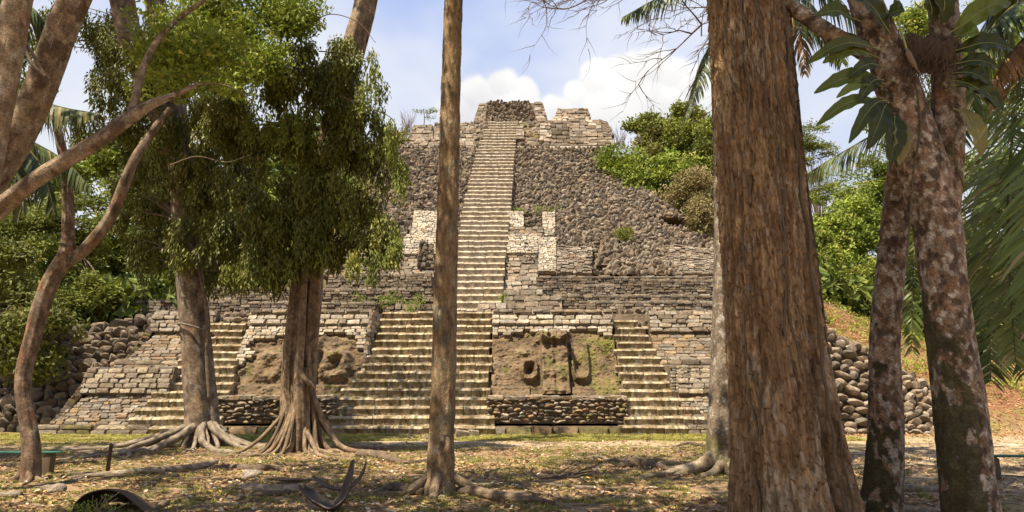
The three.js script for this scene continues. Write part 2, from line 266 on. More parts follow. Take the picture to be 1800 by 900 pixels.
// flights of steps; every step is laid of single blocks
function flight(name, n, Y0, Y1, D0, D1, XL, XR, blockLen, mats, label) {
  const g = grp(name, label); const r = (Y1 - Y0) / n, t = (D1 - D0) / n;
  for (let i = 0; i < n; i++) {
    const f = i / (n - 1), y0 = Y0 + i * r, d = D0 + i * t; let x0 = XL(f) + rnd(-0.12, 0.12), x1 = XR(f) + rnd(-0.10, 0.10); let x = x0;
    while (x < x1 - 0.05) {
      let l = blockLen * rnd(0.7, 1.9); if (x1 - x - l < blockLen * 0.5) l = x1 - x;
      const m = lit(new THREE.Mesh(stepGeos[Math.floor(rnd(8))], mats[Math.floor(rnd(mats.length))])); m.name = 'step_block';
      m.scale.set(l * 1.0, r * rnd(1.0, 1.1), t + 0.5); m.position.set(x + l / 2, y0 + r / 2 - 0.015 + rnd(-0.014, 0.014), -(d + (t + 0.5) / 2 - 0.02 + rnd(-0.035, 0.035))); m.rotation.set(rnd(-0.025, 0.025), rnd(-0.018, 0.018), rnd(-0.012, 0.012)); g.add(m); x += l;
    }
  }
  const q = [V(XL(0) + 0.25, Y0 - 0.1, D0 + 0.35), V(XR(0) - 0.2, Y0 - 0.1, D0 + 0.35), V(XR(1) - 0.15, Y1 - 0.12, D1 + 0.3), V(XL(1) + 0.2, Y1 - 0.12, D1 + 0.3)];
  const core = part('stair_core', solid(q, D1 + 1.2), fillMat, g);
  return g;
}
flight('main_staircase', 15, 0, 5.2, 26.3, 31.4, table([[0, -7.35], [0.07, -7.1], [0.25, -6.85], [0.4, -6.5], [0.55, -6.15], [1, -6.0]]), table([[0, -0.55], [0.06, -0.55], [0.09, -0.95], [1, -0.85]]), 1.1, stepMats, 'broad lower staircase of cream limestone steps');
flight('side_staircase', 14, 0, 4.75, 26.35, 30.9, table([[0, 3.95], [0.1, 4.3], [1, 4.5]]), table([[0, 7.35], [0.5, 6.9], [0.52, 6.3], [1, 5.75]]), 1.0, stepMats, 'narrow staircase right of the carved mask');
flight('side_staircase', 14, 0, 4.6, 26.3, 30.6, table([[0, -15.3], [0.08, -14.6], [0.5, -13.9], [1, -13.7]]), table([[0, -11.0], [0.5, -11.35], [1, -11.85]]), 1.0, stepMats, 'narrow staircase at the left corner');

// mask platforms: plinth, recess, sill wall, leaning panel with relief, facing blocks, cornice
function maskBay(x0, x1, xb0, xb1, relief, faceMask, dirt, tones, label) {
  const g = part('plinth', solid(rect(xb0 - 0.3, xb1 + 0.3, -0.1, 0.30, 26.5, 26.6), 29), fillMat, temple);
  asParts(courses(rect(xb0, xb1, 0, 0.31, 26.42, 26.5), { h: 0.31, len: 0.8, depth: 0.5, tones: { 3: 2, 7: 3, 6: 1, 2: 1 }, jit: 0.03 }), 'plinth_block', g);
  const sill = wall('sill_wall', rect(xb0 - 0.22, xb1 + 0.12, 0.40, 1.36, 26.9, 26.95), 30, { h: 0.14, len: 0.3, depth: 0.34, tones: tones, rubble: true, jit: 0.05, out: 0.12, wild: 0.4 }, { cap: 0, label: 'low rubble sill wall with mossy stones' });
  asStuff(courses([V(xb0 - 0.2, 1.38, 26.84), V(xb1 + 0.1, 1.38, 26.84), V(xb1 + 0.1, 1.44, 28.3), V(xb0 - 0.2, 1.44, 28.3)], { h: 0.4, len: 0.6, depth: 0.14, out: 0.04, jit: 0.02, tones: { 0: 2, 2: 2, 6: 1 } }), 'sill_top', sill);
  const q = rect(x0, x1, 1.4, 4.5, 28.2, 30.25, x0, x1);
  const nu = Math.round((x1 - x0) * 40), nv = 140, geo = new THREE.PlaneGeometry(1, 1, nu, nv), p = geo.attributes.position, uv = geo.attributes.uv, col = new Float32Array(p.count * 3);
  const N = new V3().crossVectors(q[1].clone().sub(q[0]), q[3].clone().sub(q[0])).normalize();
  for (let i = 0; i < p.count; i++) {
    const u = uv.getX(i), v = uv.getY(i), b = bil(q, u, v); const X = u * (x1 - x0), Y = v * 3.7;
    let d = relief(u, v, X, Y) + fbm(X * 1.1, Y * 1.1, x0, 4) * 0.10 + fbm(X * 4, Y * 4, x0, 4) * 0.07 + Math.max(0, fbm(X * 7, Y * 9, x0 + 7, 3)) * 0.10;
    d *= smooth(0, 0.02, u) * smooth(1, 0.98, u) * 0.9 + 0.1;
    b.addScaledVector(N, d * 0.4); b.z += d * 1.0; p.setXYZ(i, b.x, b.y, b.z); uv.setXY(i, X * 0.45, Y * 0.45);
    const a = fbm(X * 0.9 + 3, Y * 0.9, 5, 4), c = fbm(X * 3, Y * 3, 15, 4); let m = mix3([0.185, 0.13, 0.075], [0.26, 0.195, 0.12], smooth(-0.2, 0.25, a + c * 0.6)); m = mix3(m, [0.11, 0.082, 0.052], smooth(0.03, 0.2, c + a * 0.3) * 0.75); m = mix3(m, [0.17, 0.155, 0.04], smooth(-0.02, 0.16, a * 0.7 + c * 0.6 + dirt(u, v)) * 0.85); col.set(m, i * 3);
  }
  geo.setAttribute('color', new THREE.BufferAttribute(col, 3)); geo.computeVertexNormals();
  const panel = part('mask_panel', geo, stoneVC, temple); panel.userData.label = label;
  part('panel_core', solid(rect(x0 + 0.02, x1 - 0.02, 1.3, 4.6, 28.42, 30.45), 34), fillMat, temple);
  const face = courses(rect(x0, x1, 1.4, 4.52, 28.05, 30.12), { h: 0.17, len: 0.34, depth: 0.3, out: 0.1, jit: 0.025, tones: { 0: 3, 1: 4, 5: 4, 2: 1 }, mask: faceMask });
  const fg = part('cornice', solid(rect(x0 - 0.02, x1 + 0.02, 4.5, 5.12, 29.95, 30.3), 33), fillPale, temple);
  face.sort((a, b) => b.size - a.size); asParts(face.slice(0, 115), 'facing_block', panel); asStuff(face.slice(115), 'small_blocks', panel);
  asParts(courses(rect(x0 - 0.03, x1 + 0.03, 4.5, 5.12, 29.88, 30.2), { h: 0.205, len: 0.55, depth: 0.4, out: 0.05, jit: 0.03, tones: { 0: 2, 1: 4, 5: 2, 2: 1 } }), 'cornice_block', fg);
  asStuff(courses([V(x0, 5.13, 30.0), V(x1, 5.13, 30.0), V(x1, 5.15, 31.6), V(x0, 5.15, 31.6)], { h: 0.4, len: 0.6, depth: 0.14, out: 0.03, jit: 0.025, tones: { 0: 2, 1: 2, 2: 2 } }), 'cornice_top', fg);
}
const ring = (x, y, cx, cy, rx, ry, w) => { const d = Math.pow(Math.pow(Math.abs(x - cx) / rx, 3) + Math.pow(Math.abs(y - cy) / ry, 3), 1 / 3); return Math.exp(-Math.pow((d - 1) / w, 2)); };
maskBay(-0.85, 4.42, -0.75, 4.35, (u, v, X, Y) => {
  let d = 0; const edge = smooth(0.385, 0.40, u) * smooth(0.615, 0.60, u); d += 0.42 * edge * smooth(0.93, 0.78, v) * (1 - 0.15 * Math.exp(-Math.pow((u - 0.50) / 0.012, 2)));
  d += edge * (0.05 * Math.sin(v * 26) + 0.07 * n3(u * 22, v * 14, 3));
  d += smooth(0.33, 0.40, u) * smooth(0.67, 0.6, u) * smooth(0.68, 0.74, v) * smooth(0.95, 0.85, v) * (0.24 + 0.2 * n3(u * 25, v * 20, 8));
  d += 0.26 * ring(u, v, 0.30, 0.34, 0.055, 0.115, 0.32) - 0.30 * Math.exp(-Math.pow((u - 0.30) / 0.024, 2) - Math.pow((v - 0.34) / 0.05, 2));
  const U = v > 0.38 ? smooth(0.74, 0.66, v) * (Math.exp(-Math.pow((u - 0.762) / 0.017, 2)) + 0.4 * Math.exp(-Math.pow((u - 0.645) / 0.015, 2))) : ring(u, v, 0.704, 0.38, 0.058, 0.15, 0.28); d += 0.26 * U - 0.30 * Math.exp(-Math.pow((u - 0.69) / 0.024, 2) - Math.pow((v - 0.38) / 0.055, 2));
  d += 0.16 * Math.exp(-Math.pow((u - 0.25) / 0.06, 2) - Math.pow((v - 0.58) / 0.06, 2)) + 0.14 * smooth(0.13, 0.10, v) * (u < 0.3 || u > 0.62 ? 1 : 0) + 0.1 * smooth(0.06, 0.045, v);
  return d;
}, (u, v) => v > 0.92 - 0.04 * Math.sin(u * 9) - 0.09 * n3(u * 7, 2, 4) - (u > 0.3 && u < 0.62 ? 0.10 : 0) - (u > 0.93 ? 0.06 : 0) || (u < 0.05 && v > 0.84), (u) => u * 0.35 - 0.22, { 3: 4, 6: 3, 2: 2, 7: 1, 1: 1 }, 'carved mask face with column nose and ring eyes');
maskBay(-11.6, -6.15, -11.3, -6.9, (u, v, X, Y) => {
  let d = 0.30 * ring(u, v, 0.78, 0.40, 0.085, 0.15, 0.45) + 0.22 * Math.exp(-Math.pow((u - 0.66) / 0.05, 2) - Math.pow((v - 0.66) / 0.1, 2));
  d += 0.36 * smooth(0.42, 0.46, u) * smooth(0.66, 0.62, u) * smooth(0.9, 0.7, v) + 0.2 * ring(u, v, 0.28, 0.4, 0.08, 0.14, 0.45); d += 0.16 * smooth(0.16, 0.12, v) + 0.1 * n3(u * 18, v * 12, 2) * smooth(0.2, 0.3, v); return d;
}, (u, v) => v > 0.80 - 0.10 * n3(u * 6, 7, 1) + (u > 0.5 && u < 0.88 ? 0.06 : 0) || (u < 0.085 - 0.02 * n3(v * 9, 1, 1) && v > 0.42) || (u > 0.9 && v > 0.62), () => -0.12, { 3: 4, 6: 3, 2: 3, 4: 1 }, 'weathered mask face half hidden by the fig tree');
// slanting flanks of the main stair beside the masks
wall('stair_flank', [V(-6.15, 1.4, 28.1), V(-5.95, 1.4, 30.8), V(-5.95, 5.05, 31.2), V(-6.15, 5.05, 30.0)], 31.3, { h: 0.2, len: 0.4, depth: 0.2, tones: { 1: 2, 2: 2, 0: 1 } });

// corner blocks left and right: stepped, leaning, with projecting bands
function corner(x0, x1, s) {
  // s = -1 left corner, +1 right corner; x0 is the outer edge
  const lo = Math.min(x0, x1), hi = Math.max(x0, x1), o = s < 0;
  const base = part('corner_base', solid(rect(lo - (o ? 0.3 : 0), hi + (o ? 0 : 0.3), -0.1, 0.36, 26.35, 26.4), 30), fillMat, temple);
  asParts(courses(rect(lo - (o ? 0.3 : 0), hi + (o ? 0 : 0.3), 0, 0.38, 26.3, 26.36), { h: 0.19, len: 0.9, depth: 0.5, tones: { 2: 3, 3: 2, 0: 1, 7: 1 } }), 'base_block', base);
  const c1 = { 0: 2, 1: 2, 2: 3, 3: 2 };
  const bat = wall('leaning_wall', rect(lo, hi, 0.36, 1.5, 26.7, 27.75, lo + (o ? 0.75 : 0), hi - (o ? 0 : 0.75)), 31, { h: 0.15, len: 0.34, depth: 0.3, tones: { 2: 3, 3: 3, 1: 2, 6: 1 }, jit: 0.04 }, { parts: 0 });
  const band = wall('projecting_band', rect(lo + (o ? 0.4 : 0), hi - (o ? 0 : 0.4), 1.52, 2.5, 27.55, 27.85, lo + (o ? 0.55 : 0), hi - (o ? 0 : 0.55)), 31, { h: 0.2, len: 0.45, depth: 0.4, out: 0.08, tones: c1, jit: 0.05 }, { parts: 40, cap: 0.4 });
  const l2 = lo + (o ? 1.1 : -0.4), h2 = hi - (o ? -0.2 : 1.1);
  const led = wall('ledge', rect(l2 - (o ? 0.25 : 0), h2 + (o ? 0 : 0.25), 2.5, 2.9, 29.0, 29.05), 32, { h: 0.2, len: 0.9, depth: 0.4, tones: { 0: 2, 2: 2, 3: 1 } }, { cap: 0.5 });
  wall('leaning_wall', rect(l2, h2, 2.9, 4.2, 29.5, 30.8, l2 + (o ? 0.5 : 0), h2 - (o ? 0 : 0.5)), 33, { h: 0.22, len: 0.5, depth: 0.3, tones: { 3: 3, 6: 2, 2: 2 }, jit: 0.02, gap: 0.985 });
  wall('projecting_band', rect(l2 + (o ? 0.25 : 0), h2 - (o ? 0 : 0.25), 4.22, 5.15, 30.6, 30.9), 34, { h: 0.21, len: 0.5, depth: 0.4, out: 0.08, tones: { 0: 1, 1: 3, 2: 3, 3: 1 }, jit: 0.05 }, { parts: 40, cap: 0.5 });
  // outer side of the leaning walls, turning back into the rubble
  const e = o ? lo : hi, sgn = o ? -1 : 1;
  const sideQ = o ? [V(e - 1.1, 0, 29.6), V(e, 0.36, 26.75), V(e + 0.7, 2.4, 27.9), V(e - 0.2, 2.7, 30.4)] : [V(e, 0.36, 26.75), V(e + 1.1, 0, 29.6), V(e + 0.2, 2.7, 30.4), V(e - 0.7, 2.4, 27.9)];
  wall('leaning_flank', sideQ, 31.5, { h: 0.16, len: 0.36, depth: 0.3, tones: { 3: 3, 7: 2, 6: 1, 4: 1 } });
  const e2 = o ? l2 : h2; const sideQ2 = o ? [V(e2 - 1.0, 2.4, 31.4), V(e2 - 0.05, 2.9, 29.55), V(e2 + 0.45, 5.1, 31.0), V(e2 - 0.3, 5.1, 32.2)] : [V(e2 + 0.05, 2.9, 29.55), V(e2 + 1.0, 2.4, 31.4), V(e2 + 0.3, 5.1, 32.2), V(e2 - 0.45, 5.1, 31.0)];
  wall('leaning_flank', sideQ2, 33, { h: 0.16, len: 0.36, depth: 0.3, tones: { 3: 3, 7: 2, 6: 1, 4: 1 } });
}
corner(-17.6, -13.6, -1);
corner(10.6, 6.6, 1);
// white re-laid wall beside the narrow right stair, rubble plugs behind the side stairs
wall('relaid_wall', rect(6.35, 9.4, 1.55, 2.62, 27.75, 27.85), 30, { h: 0.12, len: 0.3, depth: 0.3, out: 0.12, tones: { 1: 4, 5: 2, 0: 1 }, jit: 0.03 }, { label: 'pale re-laid block wall beside the narrow stair' });
wall('rubble_plug', [V(5.2, 4.2, 31.1), V(7.0, 4.2, 31.1), V(7.4, 5.35, 31.5), V(4.9, 5.35, 31.5)], 34, { h: 0.24, len: 0.3, depth: 0.4, out: 0.12, rubble: true, tones: { 2: 2, 3: 3, 4: 2 }, jit: 0.07, wild: 0.4 }, { parts: 26 });
wall('rubble_plug', [V(-13.7, 3.3, 30.4), V(-11.7, 3.3, 30.4), V(-11.2, 5.15, 31.2), V(-13.2, 5.15, 31.2)], 34, { h: 0.25, len: 0.34, depth: 0.4, out: 0.12, rubble: true, tones: { 2: 3, 3: 2, 4: 2 }, jit: 0.08, wild: 0.4 }, { parts: 40 });

// big rubble retaining walls at both ends
wall('rubble_wall', [V(-27, -0.1, 28.2), V(-17.2, -0.1, 27.9), V(-16.4, 5.2, 31.9), V(-27, 3.4, 31.6)], 36, { h: 0.33, len: 0.46, depth: 0.55, out: 0.22, rubble: true, tones: { 4: 5, 3: 4, 2: 2 }, jit: 0.09, wild: 0.35, gap: 0.98 }, { parts: 120, inset: 0.34, label: 'dark rubble retaining wall at the left end' });
wall('rubble_wall', [V(10.4, -0.1, 26.9), V(17.4, -0.1, 26.7), V(17.2, 1.35, 27.5), V(10.8, 5.6, 28.3)], 31, { h: 0.28, len: 0.42, depth: 0.5, out: 0.2, rubble: true, tones: { 2: 5, 3: 4, 4: 1, 1: 1 }, jit: 0.09, wild: 0.35, gap: 0.98 }, { parts: 120, inset: 0.14, label: 'rubble retaining wall at the right end' });

// terrace walls above the masks
const cw = (tones = { 2: 2, 3: 5, 4: 3 }) => ({ h: 0.13, len: 0.32, depth: 0.3, out: 0.08, tones, jit: 0.05 });
part('terrace_floor', solid(rect(-16, 9.8, 3.5, 5.08, 31.2, 31.2), 40), fillPale, temple);
wall('terrace_wall', rect(-18.6, -13.2, 4.6, 5.95, 33.0, 33.2), 42, cw({ 3: 4, 4: 3, 2: 1 }), { cap: 0.5, capTones: { 3: 2, 2: 1 } });
wall('terrace_wall', rect(-13.2, -6.4, 5.0, 5.75, 32.3, 32.4), 42, cw(), { cap: 0.6 });
wall('terrace_wall', rect(-16.6, -8.3, 5.6, 6.75, 34.2, 34.4), 42, cw({ 3: 4, 4: 2, 2: 2 }), { cap: 0.5 });
wall('terrace_wall', rect(-10.6, -4.6, 5.4, 6.55, 33.4, 33.5), 42, cw(), { cap: 0.5 });
wall('terrace_wall', [V(-9.6, 6.0, 34.4), V(-3.9, 6.0, 34.0), V(-4.1, 7.45, 34.2), V(-9.4, 7.45, 34.7)], 42, cw({ 3: 4, 2: 3, 4: 1 }), { cap: 0.5 });
wall('terrace_wall', rect(10.4, 15.5, 4.6, 6.3, 33.0, 33.1, 10.4, 14.9), 40, cw({ 3: 3, 4: 3 }), { cap: 0.5 });
wall('terrace_wall', rect(2.0, 10.4, 5.0, 6.2, 33.0, 33.1), 42, cw(), { cap: 0.5 });
wall('terrace_wall', rect(3.6, 9.6, 5.0, 5.8, 32.2, 32.3), 42, cw({ 2: 3, 3: 3, 1: 1 }), { cap: 0.5 });
wall('terrace_wall', rect(1.25, 10.8, 6.0, 7.4, 34.5, 34.7), 42, cw({ 3: 4, 4: 2, 2: 2 }), { cap: 0.6 });
wall('terrace_wall', rect(3.1, 5.2, 6.1, 6.85, 33.9, 33.95), 42, cw({ 2: 3, 3: 2, 1: 1 }), { cap: 0.4 });
wall('terrace_wall', rect(6.6, 10.2, 6.1, 7.1, 33.9, 33.95), 42, cw({ 2: 2, 3: 3 }), { cap: 0.4 });
wall('terrace_wall', rect(-0.4, 1.5, 5.05, 6.5, 32.9, 33.2), 42, { ...cw({ 2: 2, 1: 2, 3: 1 }), h: 0.3, len: 0.6, gap: 0.99 }, { fill: fillPale });
wall('terrace_wall', rect(0.6, 2.4, 5.05, 6.15, 32.3, 33.0), 42, { ...cw({ 2: 3, 3: 2 }), h: 0.3, len: 0.7, gap: 0.99 }, { fill: fillPale });
wall('terrace_wall', rect(-1.6, 0.6, 5.05, 5.65, 31.6, 31.75), 42, { ...cw({ 1: 2, 2: 2, 0: 1 }), h: 0.3, len: 0.5 }, { fill: fillPale });
wall('terrace_wall', rect(-5.6, -3.1, 5.1, 5.75, 32.6, 32.7), 42, { ...cw({ 2: 2, 3: 2, 0: 1 }), h: 0.3, len: 0.6 }, {});

// great rubble tiers
const rub = (tones = { 2: 4, 3: 4, 4: 3, 1: 1 }, h = 0.215, len = 0.29) => ({ h, len, depth: 0.36, out: 0.16, rubble: true, tones, jit: 0.10, wild: 0.45, gap: 0.98 });
const TQ = (a) => a.map(([px, py, d]) => at(px, py, d));
wall('rubble_tier', TQ([[976, 482, 36], [1268, 482, 36], [1272, 428, 38], [974, 428, 38.3]]), 60, rub({ 2: 3, 3: 4, 4: 3, 1: 1 }));
wall('rubble_tier', TQ([[974, 428, 38.3], [1272, 428, 38], [1090, 364, 41.2], [972, 370, 41]]), 60, rub());
wall('rubble_tier', TQ([[560, 485, 36], [822, 485, 36], [840, 372, 41], [640, 372, 41]]), 60, rub());
wall('rubble_tier', TQ([[893, 374, 42], [1205, 382, 41.5], [1128, 328, 44.6], [898, 318, 45.2]]), 66, rub());
wall('rubble_tier', TQ([[898, 318, 45.2], [1128, 328, 44.6], [1060, 260, 48.5], [902, 258, 48.7]]), 66, rub());
wall('rubble_tier', TQ([[600, 380, 42], [830, 380, 42], [845, 258, 48.7], [700, 258, 48.7]]), 66, rub());
// lower masonry panels, steps and swellings on the first tier
wall('coursed_panel', TQ([[979, 480, 35.6], [1040, 480, 35.6], [1042, 436, 37.2], [979, 432, 37.2]]), 42, cw({ 2: 3, 1: 2, 3: 2 }));
wall('rubble_swell', TQ([[1052, 482, 34.9], [1200, 482, 34.9], [1185, 462, 35.8], [1075, 460, 35.8]]), 42, rub({ 2: 4, 3: 2, 1: 1 }));
wall('rubble_swell', TQ([[1050, 465, 35.7], [1180, 465, 35.7], [1165, 424, 37.6], [1058, 420, 37.6]]), 42, rub({ 2: 4, 3: 3, 1: 2 }));
wall('coursed_panel', TQ([[1170, 482, 35.4], [1262, 482, 35.4], [1258, 440, 37.0], [1178, 430, 37.0]]), 42, cw({ 2: 3, 1: 2, 3: 2 }));
wall('coursed_panel', TQ([[590, 487, 35.6], [708, 487, 35.6], [712, 430, 37.4], [620, 430, 37.4]]), 42, cw({ 2: 3, 1: 2, 3: 2 }));
// white plastered panels either side of the long stair
const whiteO = { h: 0.16, len: 0.3, depth: 0.3, out: 0.1, tones: { 5: 5, 0: 1, 1: 1 }, jit: 0.02, gap: 0.97 };
const WL = 'pale re-laid panel beside the long stairway';
const white = (px0, px1, py0, py1, d0, d1, dx = 0) => wall('plastered_panel', TQ([[px0, py0, d0], [px1, py0, d0], [px1, py1, d1], [px0 + dx, py1, d1]]), 46, whiteO, { fill: fillPale, label: WL });
white(944, 978, 478, 418, 35.9, 38.2); white(888, 946, 446, 414, 36.8, 38.2); white(953, 976, 415, 374, 38.8, 40.2); white(892, 921, 400, 373, 39.3, 40.2);
white(704, 778, 448, 420, 36.8, 37.9, 6); white(722, 778, 414, 372, 38.6, 40.2, 6); white(710, 770, 422, 414, 38.0, 38.3, 4);
wall('dark_panel', TQ([[886, 492, 35.2], [946, 492, 35.2], [946, 444, 37.1], [888, 444, 37.1]]), 46, { ...cw({ 2: 3, 3: 3 }), h: 0.3, len: 0.5, gap: 0.99 });
wall('dark_recess', TQ([[919, 474, 36.2], [946, 474, 36.2], [946, 430, 37.6], [921, 430, 37.6]]), 46, { ...rub({ 4: 3, 3: 2 }), out: 0.25 });
wall('dark_recess', TQ([[919, 402, 39.4], [955, 402, 39.4], [955, 375, 40.5], [919, 375, 40.5]]), 46, rub({ 3: 3, 4: 3 }));
wall('dark_panel', TQ([[889, 416, 38.4], [956, 416, 38.4], [956, 400, 39.0], [889, 400, 39.0]]), 46, { ...cw({ 3: 3, 2: 1, 6: 1 }), h: 0.3, len: 0.5 });
wall('dark_panel', TQ([[696, 490, 35.3], [772, 490, 35.3], [772, 446, 37.2], [702, 446, 37.2]]), 46, { ...cw({ 2: 3, 3: 3 }), h: 0.3, len: 0.5, gap: 0.99 });
wall('dark_recess', TQ([[732, 474, 35.9], [764, 474, 35.9], [762, 432, 37.3], [738, 432, 37.3]]), 46, { ...rub({ 4: 3, 3: 2 }), out: 0.3 });
wall('rough_band', TQ([[884, 512, 34.6], [955, 508, 34.6], [950, 488, 35.2], [886, 490, 35.2]]), 46, { ...cw({ 1: 3, 2: 3 }), h: 0.3, len: 0.5, gap: 0.99 }, { fill: fillPale });

// the long upper stairway: 45 steps, each of a row of rough blocks
{
  const g = grp('upper_staircase', 'long steep stairway climbing to the summit'); const n = 45, Y0 = 5.05, Y1 = 23.25, D0 = 32.1, D1 = 53, r = (Y1 - Y0) / n, t = (D1 - D0) / n;
  const stepVar = [...Array(5).keys()].map((k) => { const gs = []; let x = 0; const rr = rng(900 + k); while (x < 1) { let l = 0.14 + rr() * 0.22; if (1 - x - l < 0.12) l = 1 - x; const b = stepGeos[Math.floor(rr() * 8)].clone(); b.applyMatrix4(new THREE.Matrix4().makeTranslation(x + l / 2 - 0.5, (rr() - 0.5) * 0.10, (rr() - 0.5) * 0.12).scale(new V3(l * 1.0, 1.06, 1.05))); gs.push(b); x += l; } return mergeGeometries(gs); });
  const xl = table([[0, -3.1], [0.4, -3.05], [0.8, -2.55], [0.86, -2.3], [1, -2.2]]), xr = table([[0, -0.54], [0.4, -0.10], [1, 0.40]]);
  for (let i = 0; i < n; i++) {
    const f = i / (n - 1), x0 = xl(f) + rnd(-0.06, 0.06), x1 = xr(f) + rnd(-0.04, 0.04);
    const m = lit(new THREE.Mesh(stepVar[Math.floor(rnd(5))], cleanStepMats[Math.floor(rnd(3))])); m.name = 'step'; m.scale.set(x1 - x0, r * 1.04, t + 0.4); m.position.set((x0 + x1) / 2, Y0 + (i + 0.5) * r, -(D0 + i * t + (t + 0.4) / 2)); m.rotation.z = rnd(-0.006, 0.006); g.add(m);
  }
  part('stair_core', solid([V(xl(0) + 0.06, 4, D0 + 0.3), V(xr(0) - 0.04, 4, D0 + 0.3), V(xr(1) - 0.04, Y1 - 0.15, D1 + 0.25), V(xl(1) + 0.06, Y1 - 0.15, D1 + 0.25)], 56), fillMat, g);
  // low side walls of the stair
  for (const s of [0, 1]) { const x = s ? xr : xl, sg = s ? 1 : -1; asStuff(courses(s ? [V(x(0) + 0.02, 5, 33.2), V(x(0) + 0.02, 5, 37.5), V(x(0.75) + 0.02, 18.6, 50), V(x(0.75) + 0.02, 18.6, 47.8)] : [V(x(0) - 0.02, 5, 37.5), V(x(0) - 0.02, 5, 33.2), V(x(0.75) - 0.02, 18.6, 47.8), V(x(0.75) - 0.02, 18.6, 50)], { h: 0.3, len: 0.5, depth: 0.3, out: 0.1, tones: { 3: 3, 2: 2 } }), 'stair_side', g); }
}
// summit: terraces and two shrine blocks
{
  part('summit_core', solid(TQ([[712, 262, 50], [1078, 262, 50], [1050, 216, 54], [730, 222, 54]]), 66), fillMat, temple);
  part('tier_floor', solid(TQ([[708, 262, 48.9], [1066, 262, 48.9], [1066, 257, 49.1], [708, 257, 49.1]]), 60), stoneMat(L(0.5, 0.46, 0.39)), temple);
  const cs = (tones = { 2: 3, 3: 3, 4: 1 }, h = 0.28) => ({ h, len: 0.6, depth: 0.4, out: 0.08, tones, jit: 0.06 });
  wall('summit_wall', TQ([[1002, 257, 49.5], [1082, 257, 49.5], [1074, 237, 50.2], [1002, 237, 50.2]]), 60, cs(), { cap: 0.4 });
  wall('summit_wall', TQ([[1001, 238, 50.4], [1060, 238, 50.4], [1056, 211, 51.6], [1002, 210, 51.6]]), 60, cs({ 2: 4, 1: 1, 3: 3 }, 0.4), { cap: 0.5 });
  wall('summit_wall', TQ([[1058, 240, 50.6], [1080, 240, 50.8], [1068, 214, 52.2], [1054, 210, 51.8]]), 60, cs({ 3: 3, 4: 1 }));
  for (let i = 0; i < 7; i++) wall('summit_step', TQ([[968 - i, 258 - i * 6.6, 49.6 + i * 0.4], [1003, 258 - i * 6.6, 49.6 + i * 0.4], [1003, 251.5 - i * 6.6, 49.65 + i * 0.4], [968 - i, 251.5 - i * 6.6, 49.65 + i * 0.4]]), 60, { ...cs({ 2: 2, 3: 2, 4: 1 }, 0.26), out: 0.12 });
  wall('summit_wall', TQ([[904, 258, 49.9], [970, 258, 49.9], [966, 212, 52.4], [909, 214, 52.6]]), 60, { ...rub({ 2: 3, 3: 3, 6: 1, 7: 1 }), h: 0.34, len: 0.5 });
  wall('summit_wall', TQ([[906, 244, 50.1], [922, 244, 50.1], [920, 222, 51.4], [908, 222, 51.4]]), 60, cs({ 1: 2, 2: 2 }, 0.45));
  wall('summit_wall', TQ([[948, 248, 49.9], [970, 248, 49.9], [968, 218, 51.6], [950, 218, 51.6]]), 60, cs({ 1: 2, 2: 2 }, 0.45));
  wall('summit_wall', TQ([[836, 258, 49.9], [860, 258, 49.9], [858, 214, 52.4], [826, 216, 52.4]]), 60, { ...rub({ 2: 3, 3: 2 }), h: 0.34, len: 0.5 });
  wall('summit_wall', TQ([[706, 262, 49.4], [838, 262, 49.4], [834, 244, 50.2], [712, 244, 50.2]]), 60, cs({ 0: 1, 1: 2, 2: 4, 3: 1 }, 0.34), { cap: 0.4, fill: fillPale });
  wall('summit_wall', TQ([[716, 246, 50.4], [762, 246, 50.4], [760, 220, 51.6], [728, 220, 51.6]]), 60, cs({ 2: 3, 3: 2 }, 0.4), { cap: 0.4 });
  wall('summit_wall', TQ([[760, 246, 50.8], [838, 246, 50.8], [834, 216, 52.4], [764, 216, 52.4]]), 60, cs({ 2: 3, 3: 3 }), { cap: 0.4 });
  // shrine wall of dark rubble with masonry ends
  const sh = part('shrine_wall', solid(TQ([[848, 216, 54], [948, 216, 54], [944, 181, 55.2], [852, 181, 55.2]]), 59), fillMat, temple);
  asStuff(courses(TQ([[848, 216, 54], [948, 216, 54], [930, 177, 55.2], [856, 178, 55.2]]), rub({ 3: 4, 2: 3, 4: 1 })), 'rubble', sh);
  wall('shrine_end', TQ([[832, 214, 54], [853, 214, 53.9], [858, 182, 55], [842, 183, 55.1]]), 59, cs({ 2: 3, 3: 2, 6: 1 }, 0.36)); wall('shrine_end', TQ([[942, 214, 53.9], [964, 214, 54], [954, 180, 55.1], [938, 180, 55]]), 59, cs({ 2: 3, 3: 2, 1: 1 }, 0.36));
  wall('shrine_block', TQ([[975, 207, 54], [1039, 207, 54], [1033, 191, 54.8], [980, 191, 54.8]]), 59, cs({ 3: 3, 2: 3, 4: 1 }, 0.3)); wall('shrine_block', TQ([[970, 214, 53.6], [1036, 214, 53.6], [1036, 206, 53.9], [972, 206, 53.9]]), 59, cs({ 0: 2, 1: 2, 5: 1 }, 0.36), { fill: fillPale });
}

